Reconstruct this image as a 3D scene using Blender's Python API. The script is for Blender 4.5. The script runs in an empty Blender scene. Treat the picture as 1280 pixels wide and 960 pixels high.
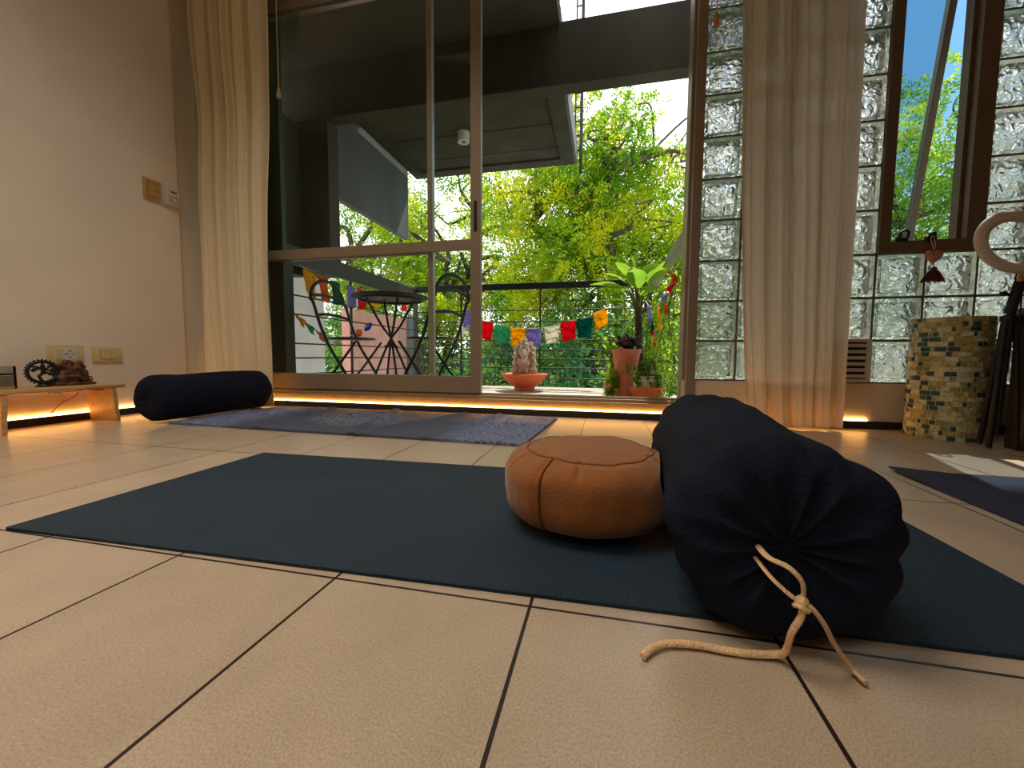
import bpy, bmesh, math, random
import numpy as np
from mathutils import Vector, Matrix, noise
PI = math.pi
SC = bpy.context.scene
COL = SC.collection
random.seed(7)

# ------------------------------------------------------------------ helpers
def nodes(name):
    m = bpy.data.materials.new(name); m.use_nodes = True
    nt = m.node_tree; nt.nodes.clear()
    return m, nt
def N(nt, typ, **kw):
    n = nt.nodes.new(typ)
    for k, v in kw.items():
        if k in n.inputs.keys(): n.inputs[k].default_value = v
        else: setattr(n, k, v)
    return n
def rgb(r, g, b):
    f = lambda c: ((c/255+0.055)/1.055)**2.4 if c/255 > 0.04045 else c/255/12.92
    return (f(r), f(g), f(b), 1)
def ramp(nt, fac, stops):
    r = N(nt, 'ShaderNodeValToRGB'); e = r.color_ramp.elements
    e[0].position, e[0].color = stops[0]; e[1].position, e[1].color = stops[-1]
    for p, c in stops[1:-1]:
        x = e.new(p); x.color = c
    nt.links.new(fac, r.inputs[0]); return r.outputs[0]
def coords(nt, scale=(1,1,1), loc=(0,0,0), kind='Object'):
    t = N(nt, 'ShaderNodeTexCoord'); mp = N(nt, 'ShaderNodeMapping')
    mp.inputs['Scale'].default_value = scale; mp.inputs['Location'].default_value = loc
    nt.links.new(t.outputs[kind], mp.inputs[0]); return mp.outputs[0]
def mat(name, c, rough=0.6, var=0.12, nscale=8, bump=0.0, bscale=60, stretch=(1,1,1), metal=0.0, spec=0.5, c2=None, detail=5, sheen=0):
    m, nt = nodes(name); L = nt.links
    co = coords(nt, stretch)
    nz = N(nt, 'ShaderNodeTexNoise', Scale=nscale, Detail=detail); L.new(co, nz.inputs['Vector'])
    if c2 is None:
        a = tuple(x*(1-var) for x in c[:3])+(1,); b = tuple(min(1, x*(1+var)) for x in c[:3])+(1,)
    else: a, b = c, c2
    col = ramp(nt, nz.outputs[0], [(0.3, a), (0.7, b)])
    p = N(nt, 'ShaderNodeBsdfPrincipled', Roughness=rough, Metallic=metal)
    p.inputs['Specular IOR Level'].default_value = spec
    p.inputs['Sheen Weight'].default_value = sheen
    L.new(col, p.inputs['Base Color'])
    if bump:
        n2 = N(nt, 'ShaderNodeTexNoise', Scale=bscale, Detail=4); L.new(co, n2.inputs['Vector'])
        bp = N(nt, 'ShaderNodeBump', Strength=bump, Distance=0.01); L.new(n2.outputs[0], bp.inputs['Height']); L.new(bp.outputs[0], p.inputs['Normal'])
    o = N(nt, 'ShaderNodeOutputMaterial'); L.new(p.outputs[0], o.inputs[0])
    return m

LOC = {}
def wl(o):
    v = Vector((0,0,0))
    while o is not None: v += o.location; o = o.parent
    return v
def obj(name, bm, m, parent=None, smooth=False, kind=None):
    if isinstance(bm, bmesh.types.BMesh):
        me = bpy.data.meshes.new(name)
        if parent is not None: bmesh.ops.translate(bm, verts=bm.verts, vec=-wl(parent))
        bm.to_mesh(me); bm.free()
    else: me = bm
    for x in (m if isinstance(m, (list, tuple)) else [m]): me.materials.append(x)
    if smooth:
        for p in me.polygons: p.use_smooth = True
        try: me.set_sharp_from_angle(angle=0.9)
        except Exception: pass
    o = bpy.data.objects.new(name, me); COL.objects.link(o)
    if parent is not None: o.parent = parent
    if kind: o['kind'] = kind
    return o
def tag(o, label, cat, group=None, kind=None):
    o['label'] = label; o['category'] = cat
    if group: o['group'] = group
    if kind: o['kind'] = kind
    return o
def thing(name, label, cat, loc=(0,0,0), group=None):
    o = bpy.data.objects.new(name, None); COL.objects.link(o); o.location = loc; o.empty_display_size = 0.05
    return tag(o, label, cat, group)
def struct(name, bm, m, parent=None, smooth=False):
    return obj(name, bm, m, parent, smooth, kind='structure' if parent is None else None)
def struct_root(name, loc=(0,0,0)):
    o = bpy.data.objects.new(name, None); COL.objects.link(o); o.location = loc; o['kind'] = 'structure'; return o
def dup(root, loc, rotz=0, label=None):
    def cp(o, par):
        c = o.copy(); COL.objects.link(c)
        if par is not None: c.parent = par
        for k in list(o.children): cp(k, c)
        return c
    c = cp(root, None); c.location = loc; c.rotation_euler = (0,0,rotz)
    if label: c['label'] = label
    return c
def BM(): return bmesh.new()
def box(bm, lo, hi, bev=0.0):
    lo = Vector(lo); hi = Vector(hi)
    r = bmesh.ops.create_cube(bm, size=1)
    for v in r['verts']:
        v.co = Vector(((v.co.x+.5)*(hi.x-lo.x)+lo.x, (v.co.y+.5)*(hi.y-lo.y)+lo.y, (v.co.z+.5)*(hi.z-lo.z)+lo.z))
    if bev > 0:
        es = list({e for v in r['verts'] for e in v.link_edges})
        bmesh.ops.bevel(bm, geom=es, offset=bev, segments=2, affect='EDGES', profile=0.6)
    return bm
def bx(lo, hi, bev=0.0): return box(BM(), lo, hi, bev)
def tube(bm, pts, r, seg=8, closed=False, flat=None):
    pts = [Vector(p) for p in pts]; n = len(pts)
    rs = r if isinstance(r, (list, tuple)) else [r]*n
    rings = []; prev = None
    for i, p in enumerate(pts):
        if closed: t = pts[(i+1) % n]-pts[i-1]
        else: t = pts[min(i+1, n-1)]-pts[max(i-1, 0)]
        if t.length < 1e-9: t = Vector((0,0,1))
        t.normalize()
        if prev is None:
            a = Vector((0,0,1)) if abs(t.z) < .9 else Vector((1,0,0))
            u = t.cross(a).normalized()
        else:
            u = (prev - t*prev.dot(t))
            u = u.normalized() if u.length > 1e-6 else t.orthogonal().normalized()
        prev = u; w = t.cross(u)
        fu, fw = flat if flat else (1, 1)
        rings.append([bm.verts.new(p + rs[i]*(fu*math.cos(2*PI*k/seg)*u + fw*math.sin(2*PI*k/seg)*w)) for k in range(seg)])
    m = n if closed else n-1
    for i in range(m):
        A, B = rings[i], rings[(i+1) % n]
        for k in range(seg): bm.faces.new((A[k], A[(k+1) % seg], B[(k+1) % seg], B[k]))
    if not closed:
        bm.faces.new(rings[0][::-1]); bm.faces.new(rings[-1])
    return bm
def smoothpath(pts, sub=6):
    P = [Vector(p) for p in pts]; out = []
    for i in range(len(P)-1):
        p0 = P[max(i-1, 0)]; p1 = P[i]; p2 = P[i+1]; p3 = P[min(i+2, len(P)-1)]
        for k in range(sub):
            t = k/sub
            out.append(.5*((2*p1)+(-p0+p2)*t+(2*p0-5*p1+4*p2-p3)*t*t+(-p0+3*p1-3*p2+p3)*t**3))
    out.append(P[-1]); return out
def lathe(bm, prof, c=(0,0,0), seg=32, axis='z'):
    rings = []
    for r, h in prof:
        ring = []
        if r < 1e-6:
            co = (0, 0, h)
            if axis == 'y': co = (0, h, 0)
            ring = [bm.verts.new(Vector(co)+Vector(c))]
        else:
            for k in range(seg):
                a = 2*PI*k/seg
                co = (r*math.cos(a), r*math.sin(a), h) if axis == 'z' else (r*math.cos(a), h, -r*math.sin(a))
                ring.append(bm.verts.new(Vector(co)+Vector(c)))
        rings.append(ring)
    for A, B in zip(rings, rings[1:]):
        if len(A) == 1 and len(B) == 1: continue
        for k in range(seg):
            k2 = (k+1) % seg
            if len(A) == 1: bm.faces.new((A[0], B[k2], B[k]))
            elif len(B) == 1: bm.faces.new((A[k], A[k2], B[0]))
            else: bm.faces.new((A[k], A[k2], B[k2], B[k]))
    return bm
def ball(bm, c, r, sc=(1,1,1), sub=2):
    q = bmesh.ops.create_icosphere(bm, subdivisions=sub, radius=r)
    for v in q['verts']: v.co = Vector((v.co.x*sc[0]+c[0], v.co.y*sc[1]+c[1], v.co.z*sc[2]+c[2]))
    return bm
def nz(p, s=1.0, o=0.0): return noise.noise(Vector((p[0]*s+o, p[1]*s-o, p[2]*s+2*o)))

# ------------------------------------------------------------------ materials
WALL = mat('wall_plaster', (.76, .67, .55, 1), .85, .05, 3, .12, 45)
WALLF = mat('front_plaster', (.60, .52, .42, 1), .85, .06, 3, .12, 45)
CEIL = mat('ceiling_paint', (.62, .57, .5, 1), .9, .04, 3)
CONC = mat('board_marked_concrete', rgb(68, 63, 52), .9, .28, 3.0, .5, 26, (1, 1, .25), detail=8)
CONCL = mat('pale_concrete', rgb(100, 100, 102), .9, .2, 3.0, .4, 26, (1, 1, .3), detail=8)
LILAC = mat('lilac_plaster', rgb(196, 186, 184), .9, .08, 7, .3, 60)
PINK = mat('pink_brick_plaster', rgb(196, 138, 124), .9, .14, 6, .4, 50)
ALU = mat('anodised_aluminium', rgb(146, 132, 114), .45, .04, 5, .03, 90, (1, 1, 6), metal=.35)
DARKALU = mat('dark_aluminium', rgb(74, 70, 64), .5, .05, 5, metal=.3)
BLACKM = mat('black_metal', rgb(26, 26, 28), .5, .2, 12, metal=.2)
BLACKP = mat('black_plastic', rgb(14, 14, 15), .45, .15, 12)
BASEB = mat('dark_skirting', rgb(40, 28, 18), .5, .2, 10)
SILLM = mat('sill_stone', rgb(158, 130, 92), .5, .1, 22, .1, 90)
DECK = mat('balcony_tile', rgb(182, 174, 162), .8, .08, 14, .2, 70)
WHITEP = mat('white_plastic', rgb(206, 200, 190), .45, .03, 10)
IVORY = mat('ivory_plastic', rgb(206, 186, 134), .5, .05, 12)
GOLDP = mat('yellowed_plastic', rgb(178, 148, 84), .45, .06, 12)
WOOD = mat('pale_pine_wood', rgb(196, 152, 94), .5, .16, 7, .15, 60, (8, 1, 8))
NAVY = mat('navy_cotton', rgb(18, 23, 40), .92, .18, 9, .35, 160, spec=.15)
TAN = mat('tan_cotton', rgb(140, 86, 42), .8, .08, 6, .2, 170, spec=.25, sheen=.3)
TAN2 = mat('tan_cotton_seam', rgb(112, 68, 34), .85, .1, 6, .2, 170, spec=.2)
CORDM = mat('cotton_cord', rgb(222, 186, 142), .8, .12, 60, .5, 300)
TERRA = mat('terracotta', rgb(206, 98, 52), .75, .12, 9, .2, 60)
TERRAD = mat('old_terracotta', rgb(190, 110, 82), .8, .18, 9, .3, 60)
STONE = mat('carved_stone', rgb(206, 180, 160), .8, .25, 20, .6, 90)
BROWNW = mat('carved_dark_wood', rgb(88, 52, 34), .55, .3, 22, .6, 90)
SOIL = mat('soil', rgb(50, 36, 26), .95, .3, 30, .6, 60)
BARK = mat('tree_bark', rgb(74, 64, 50), .9, .35, 9, .7, 30, (1, 1, .3))
STEM = mat('green_stem', rgb(96, 110, 50), .7, .2, 12)
TROUGH = mat('speckled_white_planter', rgb(220, 208, 190), .8, .22, 40, .3, 70)
CORDW = mat('white_cord', rgb(220, 214, 200), .8, .05, 40)
CABD = mat('dark_cabinet_lacquer', rgb(44, 34, 27), .4, .2, 5, .05, 30)
CABT = mat('grey_cabinet_lid', rgb(120, 110, 100), .45, .1, 6)
RED = mat('red_wire', rgb(196, 50, 26), .5, .1, 20)
RINGW = mat('ring_light_diffuser', rgb(196, 182, 172), .5, .04, 9)
HEART = mat('heart_felt', rgb(206, 172, 140), .8, .1, 40, c2=rgb(176, 70, 50))
TASSEL = mat('tassel_yarn', rgb(38, 34, 58), .9, .1, 60, .5, 200, c2=rgb(122, 40, 44))
LAMPW = mat('outdoor_lamp_white', rgb(214, 206, 190), .5, .04, 9)
WAX = mat('candle_wax', rgb(216, 206, 184), .5, .05, 10)

def floor_mat():
    m, nt = nodes('beige_floor_tile'); L = nt.links
    co = coords(nt, (1,1,1), (.09, -.5155, 0))
    br = N(nt, 'ShaderNodeTexBrick', offset=0.0, squash=1.0)
    br.inputs['Scale'].default_value = 1; br.inputs['Mortar Size'].default_value = .0024; br.inputs['Mortar Smooth'].default_value = .1
    br.inputs['Brick Width'].default_value = .2985; br.inputs['Row Height'].default_value = .611; br.inputs['Bias'].default_value = 0
    br.inputs['Color1'].default_value = (.96,.96,.96,1); br.inputs['Color2'].default_value = (1.04,1.04,1.04,1); br.inputs['Mortar'].default_value = (1,1,1,1)
    L.new(co, br.inputs['Vector'])
    s = N(nt, 'ShaderNodeMapping'); s.inputs['Scale'].default_value = (1, .75, 1); L.new(co, s.inputs[0])
    n1 = N(nt, 'ShaderNodeTexNoise', Scale=480, Detail=4); L.new(s.outputs[0], n1.inputs['Vector'])
    n2 = N(nt, 'ShaderNodeTexNoise', Scale=9, Detail=5); L.new(s.outputs[0], n2.inputs['Vector'])
    c1 = ramp(nt, n1.outputs[0], [(.3, rgb(158, 141, 122)), (.5, rgb(178, 161, 141)), (.7, rgb(192, 176, 157))])
    c2 = ramp(nt, n2.outputs[0], [(.3, (.88,.87,.86,1)), (.7, (1.03,1.02,1.0,1))])
    mx = N(nt, 'ShaderNodeMix', data_type='RGBA', blend_type='MULTIPLY'); mx.inputs[0].default_value = 1
    L.new(c1, mx.inputs[6]); L.new(c2, mx.inputs[7])
    mb = N(nt, 'ShaderNodeMix', data_type='RGBA', blend_type='MULTIPLY'); mb.inputs[0].default_value = 1
    L.new(mx.outputs[2], mb.inputs[6]); L.new(br.outputs['Color'], mb.inputs[7])
    mg = N(nt, 'ShaderNodeMix', data_type='RGBA'); L.new(br.outputs['Fac'], mg.inputs[0])
    L.new(mb.outputs[2], mg.inputs[6]); mg.inputs[7].default_value = rgb(40, 31, 26)
    p = N(nt, 'ShaderNodeBsdfPrincipled'); L.new(mg.outputs[2], p.inputs['Base Color'])
    rr = N(nt, 'ShaderNodeMapRange'); L.new(n1.outputs[0], rr.inputs[0]); rr.inputs[3].default_value = .24; rr.inputs[4].default_value = .40
    L.new(rr.outputs[0], p.inputs['Roughness'])
    ad = N(nt, 'ShaderNodeMath', operation='SUBTRACT'); L.new(n1.outputs[0], ad.inputs[0]); 
    m3 = N(nt, 'ShaderNodeMath', operation='MULTIPLY'); L.new(br.outputs['Fac'], m3.inputs[0]); m3.inputs[1].default_value = 6
    L.new(m3.outputs[0], ad.inputs[1])
    b = N(nt, 'ShaderNodeBump', Strength=.15, Distance=.001); L.new(ad.outputs[0], b.inputs['Height']); L.new(b.outputs[0], p.inputs['Normal'])
    o = N(nt, 'ShaderNodeOutputMaterial'); L.new(p.outputs[0], o.inputs[0]); return m
FLOOR = floor_mat()

def mat_rubber(name, ca, cb, sc=260):
    m, nt = nodes(name); L = nt.links
    co = coords(nt)
    sq = N(nt, 'ShaderNodeMapping'); sq.inputs['Scale'].default_value = (.55, 1, 1); L.new(co, sq.inputs[0])
    v = N(nt, 'ShaderNodeTexVoronoi', Scale=sc); v.inputs['Randomness'].default_value = .35; L.new(sq.outputs[0], v.inputs['Vector'])
    n = N(nt, 'ShaderNodeTexNoise', Scale=5, Detail=4); L.new(co, n.inputs['Vector'])
    c = ramp(nt, n.outputs[0], [(.3, ca), (.7, cb)])
    d = ramp(nt, v.outputs['Distance'], [(.15, (1.15,1.15,1.15,1)), (.6, (.6,.6,.6,1))])
    mx = N(nt, 'ShaderNodeMix', data_type='RGBA', blend_type='MULTIPLY'); mx.inputs[0].default_value = 1
    L.new(c, mx.inputs[6]); L.new(d, mx.inputs[7])
    p = N(nt, 'ShaderNodeBsdfPrincipled', Roughness=.75); p.inputs['Specular IOR Level'].default_value = .35
    L.new(mx.outputs[2], p.inputs['Base Color'])
    b = N(nt, 'ShaderNodeBump', Strength=.6, Distance=.002); b.invert = True
    L.new(v.outputs['Distance'], b.inputs['Height']); L.new(b.outputs[0], p.inputs['Normal'])
    o = N(nt, 'ShaderNodeOutputMaterial'); L.new(p.outputs[0], o.inputs[0]); return m
MATTEAL = mat_rubber('teal_mat_rubber', rgb(20, 42, 58), rgb(26, 50, 70))
MATNAVY = mat_rubber('navy_mat_rubber', rgb(40, 48, 74), rgb(48, 57, 86), 400)

def rug_mat():
    m, nt = nodes('indigo_patterned_cotton'); L = nt.links
    co = coords(nt)
    sx = N(nt, 'ShaderNodeSeparateXYZ'); L.new(co, sx.inputs[0])
    w = N(nt, 'ShaderNodeTexNoise', Scale=14, Detail=6); w.inputs['Distortion'].default_value = 3.5; L.new(co, w.inputs['Vector'])
    lines = ramp(nt, w.outputs[0], [(.44, (0,0,0,1)), (.49, (1,1,1,1)), (.51, (1,1,1,1)), (.56, (0,0,0,1))])
    w2 = N(nt, 'ShaderNodeTexVoronoi', Scale=42, feature='DISTANCE_TO_EDGE'); L.new(co, w2.inputs['Vector'])
    l2 = ramp(nt, w2.outputs['Distance'], [(.04, (1,1,1,1)), (.12, (0,0,0,1))])
    # ends of the cloth and a medallion in the middle carry the pattern
    def band(lo, hi, a, b):
        r = N(nt, 'ShaderNodeMapRange'); L.new(sx.outputs[0], r.inputs[0]); r.inputs[1].default_value = lo; r.inputs[2].default_value = hi; r.inputs[3].default_value = a; r.inputs[4].default_value = b; return r.outputs[0]
    e1 = band(.46, .60, 0, 1); e2 = band(-.62, -.50, 1, 0)
    ab = N(nt, 'ShaderNodeVectorMath', operation='LENGTH'); mp = N(nt, 'ShaderNodeMapping'); mp.inputs['Scale'].default_value = (3.4, 5, 0); mp.inputs['Location'].default_value = (.2, 0, 0); L.new(co, mp.inputs[0]); L.new(mp.outputs[0], ab.inputs[0])
    ce = ramp(nt, ab.outputs['Value'], [(.8, (1,1,1,1)), (1.0, (0,0,0,1))])
    mx1 = N(nt, 'ShaderNodeMath', operation='MAXIMUM'); L.new(e1, mx1.inputs[0]); L.new(e2, mx1.inputs[1])
    a1 = N(nt, 'ShaderNodeMath', operation='MULTIPLY'); L.new(mx1.outputs[0], a1.inputs[0]); L.new(l2, a1.inputs[1])
    a2 = N(nt, 'ShaderNodeMath', operation='MULTIPLY'); L.new(ce, a2.inputs[0]); L.new(lines, a2.inputs[1])
    a3 = N(nt, 'ShaderNodeMath', operation='MULTIPLY'); L.new(mx1.outputs[0], a3.inputs[0]); L.new(lines, a3.inputs[1])
    s = N(nt, 'ShaderNodeMath', operation='MAXIMUM'); L.new(a1.outputs[0], s.inputs[0]); L.new(a2.outputs[0], s.inputs[1])
    s2 = N(nt, 'ShaderNodeMath', operation='MAXIMUM'); L.new(s.outputs[0], s2.inputs[0]); L.new(a3.outputs[0], s2.inputs[1])
    s3 = N(nt, 'ShaderNodeMath', operation='MULTIPLY'); L.new(s2.outputs[0], s3.inputs[0]); s3.inputs[1].default_value = .36
    bc = N(nt, 'ShaderNodeMix', data_type='RGBA'); L.new(mx1.outputs[0], bc.inputs[0])
    bc.inputs[6].default_value = rgb(66, 72, 92); bc.inputs[7].default_value = rgb(50, 70, 118)
    c = N(nt, 'ShaderNodeMix', data_type='RGBA'); L.new(s3.outputs[0], c.inputs[0]); L.new(bc.outputs[2], c.inputs[6]); c.inputs[7].default_value = rgb(186, 186, 198)
    p = N(nt, 'ShaderNodeBsdfPrincipled', Roughness=.7); L.new(c.outputs[2], p.inputs['Base Color'])
    o = N(nt, 'ShaderNodeOutputMaterial'); L.new(p.outputs[0], o.inputs[0]); return m
RUG = rug_mat()

def emis(name, c, s):
    m, nt = nodes(name); L = nt.links
    w = N(nt, 'ShaderNodeTexNoise', Scale=14, Detail=1); L.new(coords(nt), w.inputs['Vector'])
    r = N(nt, 'ShaderNodeMapRange'); L.new(w.outputs[0], r.inputs[0]); r.inputs[3].default_value = s*.8; r.inputs[4].default_value = s*1.2
    e = N(nt, 'ShaderNodeEmission', Color=c); L.new(r.outputs[0], e.inputs[1])
    o = N(nt, 'ShaderNodeOutputMaterial'); L.new(e.outputs[0], o.inputs[0]); return m
LED = emis('warm_led', (1, .46, .11, 1), 24)

def pane_mat(name, tint, gl=1.0):
    m, nt = nodes(name); L = nt.links
    t = N(nt, 'ShaderNodeBsdfTransparent', Color=tint); g = N(nt, 'ShaderNodeBsdfGlossy', Roughness=.01)
    n = N(nt, 'ShaderNodeTexNoise', Scale=3, Detail=2); L.new(coords(nt), n.inputs['Vector'])
    r_ = N(nt, 'ShaderNodeMapRange'); L.new(n.outputs[0], r_.inputs[0]); r_.inputs[3].default_value = .0; r_.inputs[4].default_value = .03; L.new(r_.outputs[0], g.inputs['Roughness'])
    f = N(nt, 'ShaderNodeFresnel', IOR=1.3)
    mm = N(nt, 'ShaderNodeMath', operation='MULTIPLY'); L.new(f.outputs[0], mm.inputs[0]); mm.inputs[1].default_value = gl
    mx = N(nt, 'ShaderNodeMixShader'); L.new(mm.outputs[0], mx.inputs[0]); L.new(t.outputs[0], mx.inputs[1]); L.new(g.outputs[0], mx.inputs[2])
    o = N(nt, 'ShaderNodeOutputMaterial'); L.new(mx.outputs[0], o.inputs[0]); return m
PANE = pane_mat('window_glass', (.93, .95, .94, 1), .45)
PANET = pane_mat('tinted_window_glass', (.66, .74, .78, 1), .5)

def block_glass(name, off, sc_):
    m, nt = nodes(name); L = nt.links
    oi = N(nt, 'ShaderNodeObjectInfo')
    t = N(nt, 'ShaderNodeTexCoord'); ml = N(nt, 'ShaderNodeVectorMath', operation='ADD')
    sc = N(nt, 'ShaderNodeMath', operation='MULTIPLY'); L.new(oi.outputs['Random'], sc.inputs[0]); sc.inputs[1].default_value = 30
    cx = N(nt, 'ShaderNodeCombineXYZ'); L.new(sc.outputs[0], cx.inputs[0]); L.new(sc.outputs[0], cx.inputs[2]); cx.inputs[1].default_value = off
    L.new(t.outputs['Object'], ml.inputs[0]); L.new(cx.outputs[0], ml.inputs[1])
    n = N(nt, 'ShaderNodeTexNoise', Scale=sc_, Detail=1.0); n.inputs['Distortion'].default_value = 1.2; L.new(ml.outputs[0], n.inputs['Vector'])
    b = N(nt, 'ShaderNodeBump', Strength=1.0, Distance=.022); L.new(n.outputs[0], b.inputs['Height'])
    g = N(nt, 'ShaderNodeBsdfGlass', Color=(1, 1, 1, 1), Roughness=.0, IOR=1.33); L.new(b.outputs[0], g.inputs['Normal'])
    d = N(nt, 'ShaderNodeBsdfDiffuse', Color=(.75, .76, .74, 1)); tl = N(nt, 'ShaderNodeBsdfTranslucent', Color=(.9, .92, .9, 1))
    a = N(nt, 'ShaderNodeMixShader'); a.inputs[0].default_value = .6; L.new(d.outputs[0], a.inputs[1]); L.new(tl.outputs[0], a.inputs[2])
    mx = N(nt, 'ShaderNodeMixShader'); mx.inputs[0].default_value = .17; L.new(g.outputs[0], mx.inputs[1]); L.new(a.outputs[0], mx.inputs[2])
    o = N(nt, 'ShaderNodeOutputMaterial'); L.new(mx.outputs[0], o.inputs[0]); return m
BLOCK = block_glass('wavy_block_glass', 0, 24); BLOCKI = block_glass('wavy_block_glass_inside', 9, 20)
def clear_glass():
    m, nt = nodes('clear_tumbler_glass'); L = nt.links
    n = N(nt, 'ShaderNodeTexNoise', Scale=30); L.new(coords(nt), n.inputs['Vector'])
    b = N(nt, 'ShaderNodeBump', Strength=.1, Distance=.002); L.new(n.outputs[0], b.inputs['Height'])
    t = N(nt, 'ShaderNodeBsdfTransparent', Color=(.86, .86, .84, 1)); g = N(nt, 'ShaderNodeBsdfGlossy', Roughness=.05); L.new(b.outputs[0], g.inputs['Normal'])
    f = N(nt, 'ShaderNodeFresnel', IOR=1.15); mx = N(nt, 'ShaderNodeMixShader'); L.new(f.outputs[0], mx.inputs[0]); L.new(t.outputs[0], mx.inputs[1]); L.new(g.outputs[0], mx.inputs[2])
    o = N(nt, 'ShaderNodeOutputMaterial'); L.new(mx.outputs[0], o.inputs[0]); return m
TUMBLER = clear_glass()

def cloth_mat(name, c, trans, sheer):
    m, nt = nodes(name); L = nt.links
    co = coords(nt)
    w1 = N(nt, 'ShaderNodeTexWave', Scale=220, bands_direction='Z'); L.new(co, w1.inputs['Vector'])
    n = N(nt, 'ShaderNodeTexNoise', Scale=60, Detail=4); mp = N(nt, 'ShaderNodeMapping'); mp.inputs['Scale'].default_value = (1, 1, 6); L.new(co, mp.inputs[0]); L.new(mp.outputs[0], n.inputs['Vector'])
    col = ramp(nt, n.outputs[0], [(.3, tuple(x*.88 for x in c[:3])+(1,)), (.7, tuple(min(1, x*1.08) for x in c[:3])+(1,))])
    b = N(nt, 'ShaderNodeBump', Strength=.2, Distance=.002); L.new(n.outputs[0], b.inputs['Height'])
    d = N(nt, 'ShaderNodeBsdfDiffuse'); t = N(nt, 'ShaderNodeBsdfTranslucent'); tr = N(nt, 'ShaderNodeBsdfTransparent')
    L.new(col, d.inputs[0]); L.new(col, t.inputs[0]); L.new(b.outputs[0], d.inputs['Normal'])
    a = N(nt, 'ShaderNodeMixShader'); a.inputs[0].default_value = trans; L.new(d.outputs[0], a.inputs[1]); L.new(t.outputs[0], a.inputs[2])
    e = N(nt, 'ShaderNodeMixShader'); e.inputs[0].default_value = sheer; L.new(a.outputs[0], e.inputs[1]); L.new(tr.outputs[0], e.inputs[2])
    o = N(nt, 'ShaderNodeOutputMaterial'); L.new(e.outputs[0], o.inputs[0]); return m
LINEN = cloth_mat('cream_linen', (.93, .83, .62, 1), .12, .015)
SHEER = cloth_mat('sheer_beige_voile', (.86, .76, .62, 1), .46, .025)

def leaf_mat(name, stops, scale=.5, trans=.55):
    m, nt = nodes(name); L = nt.links
    g = N(nt, 'ShaderNodeNewGeometry')
    n = N(nt, 'ShaderNodeTexNoise', Scale=scale, Detail=3); L.new(g.outputs['Position'], n.inputs['Vector'])
    ri = N(nt, 'ShaderNodeMath', operation='MULTIPLY_ADD'); L.new(g.outputs['Random Per Island'], ri.inputs[0]); ri.inputs[1].default_value = .25; 
    L.new(n.outputs[0], ri.inputs[2])
    sb = N(nt, 'ShaderNodeMath', operation='SUBTRACT'); L.new(ri.outputs[0], sb.inputs[0]); sb.inputs[1].default_value = .125
    col = ramp(nt, sb.outputs[0], stops)
    d = N(nt, 'ShaderNodeBsdfDiffuse'); t = N(nt, 'ShaderNodeBsdfTranslucent'); L.new(col, d.inputs[0]); L.new(col, t.inputs[0])
    a = N(nt, 'ShaderNodeMixShader'); a.inputs[0].default_value = trans; L.new(d.outputs[0], a.inputs[1]); L.new(t.outputs[0], a.inputs[2])
    o = N(nt, 'ShaderNodeOutputMaterial'); L.new(a.outputs[0], o.inputs[0]); return m
LEAFY = leaf_mat('yellow_green_leaves', [(.36, (.11, .27, .02, 1)), (.5, (.26, .44, .015, 1)), (.63, (.60, .60, .015, 1))], .9)
LEAFG = leaf_mat('fresh_green_leaves', [(.36, (.08, .20, .03, 1)), (.5, (.18, .36, .03, 1)), (.64, (.42, .52, .03, 1))], .7)
LEAFD = leaf_mat('shaded_deep_green_leaves', [(.36, (.04, .13, .05, 1)), (.5, (.10, .26, .08, 1)), (.64, (.34, .52, .08, 1))], 1.2, .35)  # deep green, with the shade on the low trees put into the colour
LEAFP = leaf_mat('purple_succulent_leaves', [(.3, (.06, .03, .045, 1)), (.7, (.14, .09, .07, 1))], 6, .15)
LEAFB = leaf_mat('bright_plant_leaves', [(.3, (.16, .34, .03, 1)), (.7, (.44, .60, .05, 1))], 3, .6)

def flag_mat(name, c):
    m, nt = nodes(name); L = nt.links
    co = coords(nt)
    n = N(nt, 'ShaderNodeTexNoise', Scale=46, Detail=2); n.inputs['Distortion'].default_value = 1.0; L.new(co, n.inputs['Vector'])
    k = ramp(nt, n.outputs[0], [(.57, (1,1,1,1)), (.63, (.35,.33,.33,1))])
    mx = N(nt, 'ShaderNodeMix', data_type='RGBA', blend_type='MULTIPLY'); mx.inputs[0].default_value = 1; mx.inputs[6].default_value = c; L.new(k, mx.inputs[7])
    d = N(nt, 'ShaderNodeBsdfDiffuse'); t = N(nt, 'ShaderNodeBsdfTranslucent'); L.new(mx.outputs[2], d.inputs[0]); L.new(mx.outputs[2], t.inputs[0])
    a = N(nt, 'ShaderNodeMixShader'); a.inputs[0].default_value = .55; L.new(d.outputs[0], a.inputs[1]); L.new(t.outputs[0], a.inputs[2])
    o = N(nt, 'ShaderNodeOutputMaterial'); L.new(a.outputs[0], o.inputs[0]); return m
FL = {k: flag_mat(k+'_flag_cotton', rgb(*v)) for k, v in dict(red=(236, 30, 50), green=(84, 184, 134), yellow=(252, 196, 20), purple=(164, 150, 214), white=(238, 236, 220), orange=(240, 130, 60), blue=(70, 80, 190), pink=(226, 140, 150), teal=(20, 110, 100)).items()}

# ------------------------------------------------------------------ room shell
LX, FY = -2.565, 2.24
CH = 2.95
struct('floor', bx((-2.85, -3.2, -.25), (3.2, FY+.02, 0)), FLOOR)
b = bx((-2.85, -3.2, 0), (LX, 2.035, CH)); box(b, (-2.85, 2.035, 0), (LX-.03, 2.42, CH))
struct('wall_left', b, WALL)
struct('wall_right', bx((3.0, -3.2, 0), (3.2, 2.44, CH)), WALL)
struct('wall_rear', bx((-2.85, -3.4, -.25), (3.2, -3.2, CH)), WALL)
struct('ceiling', bx((-2.85, -3.4, CH), (3.2, 2.44, CH+.2)), CEIL)
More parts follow.
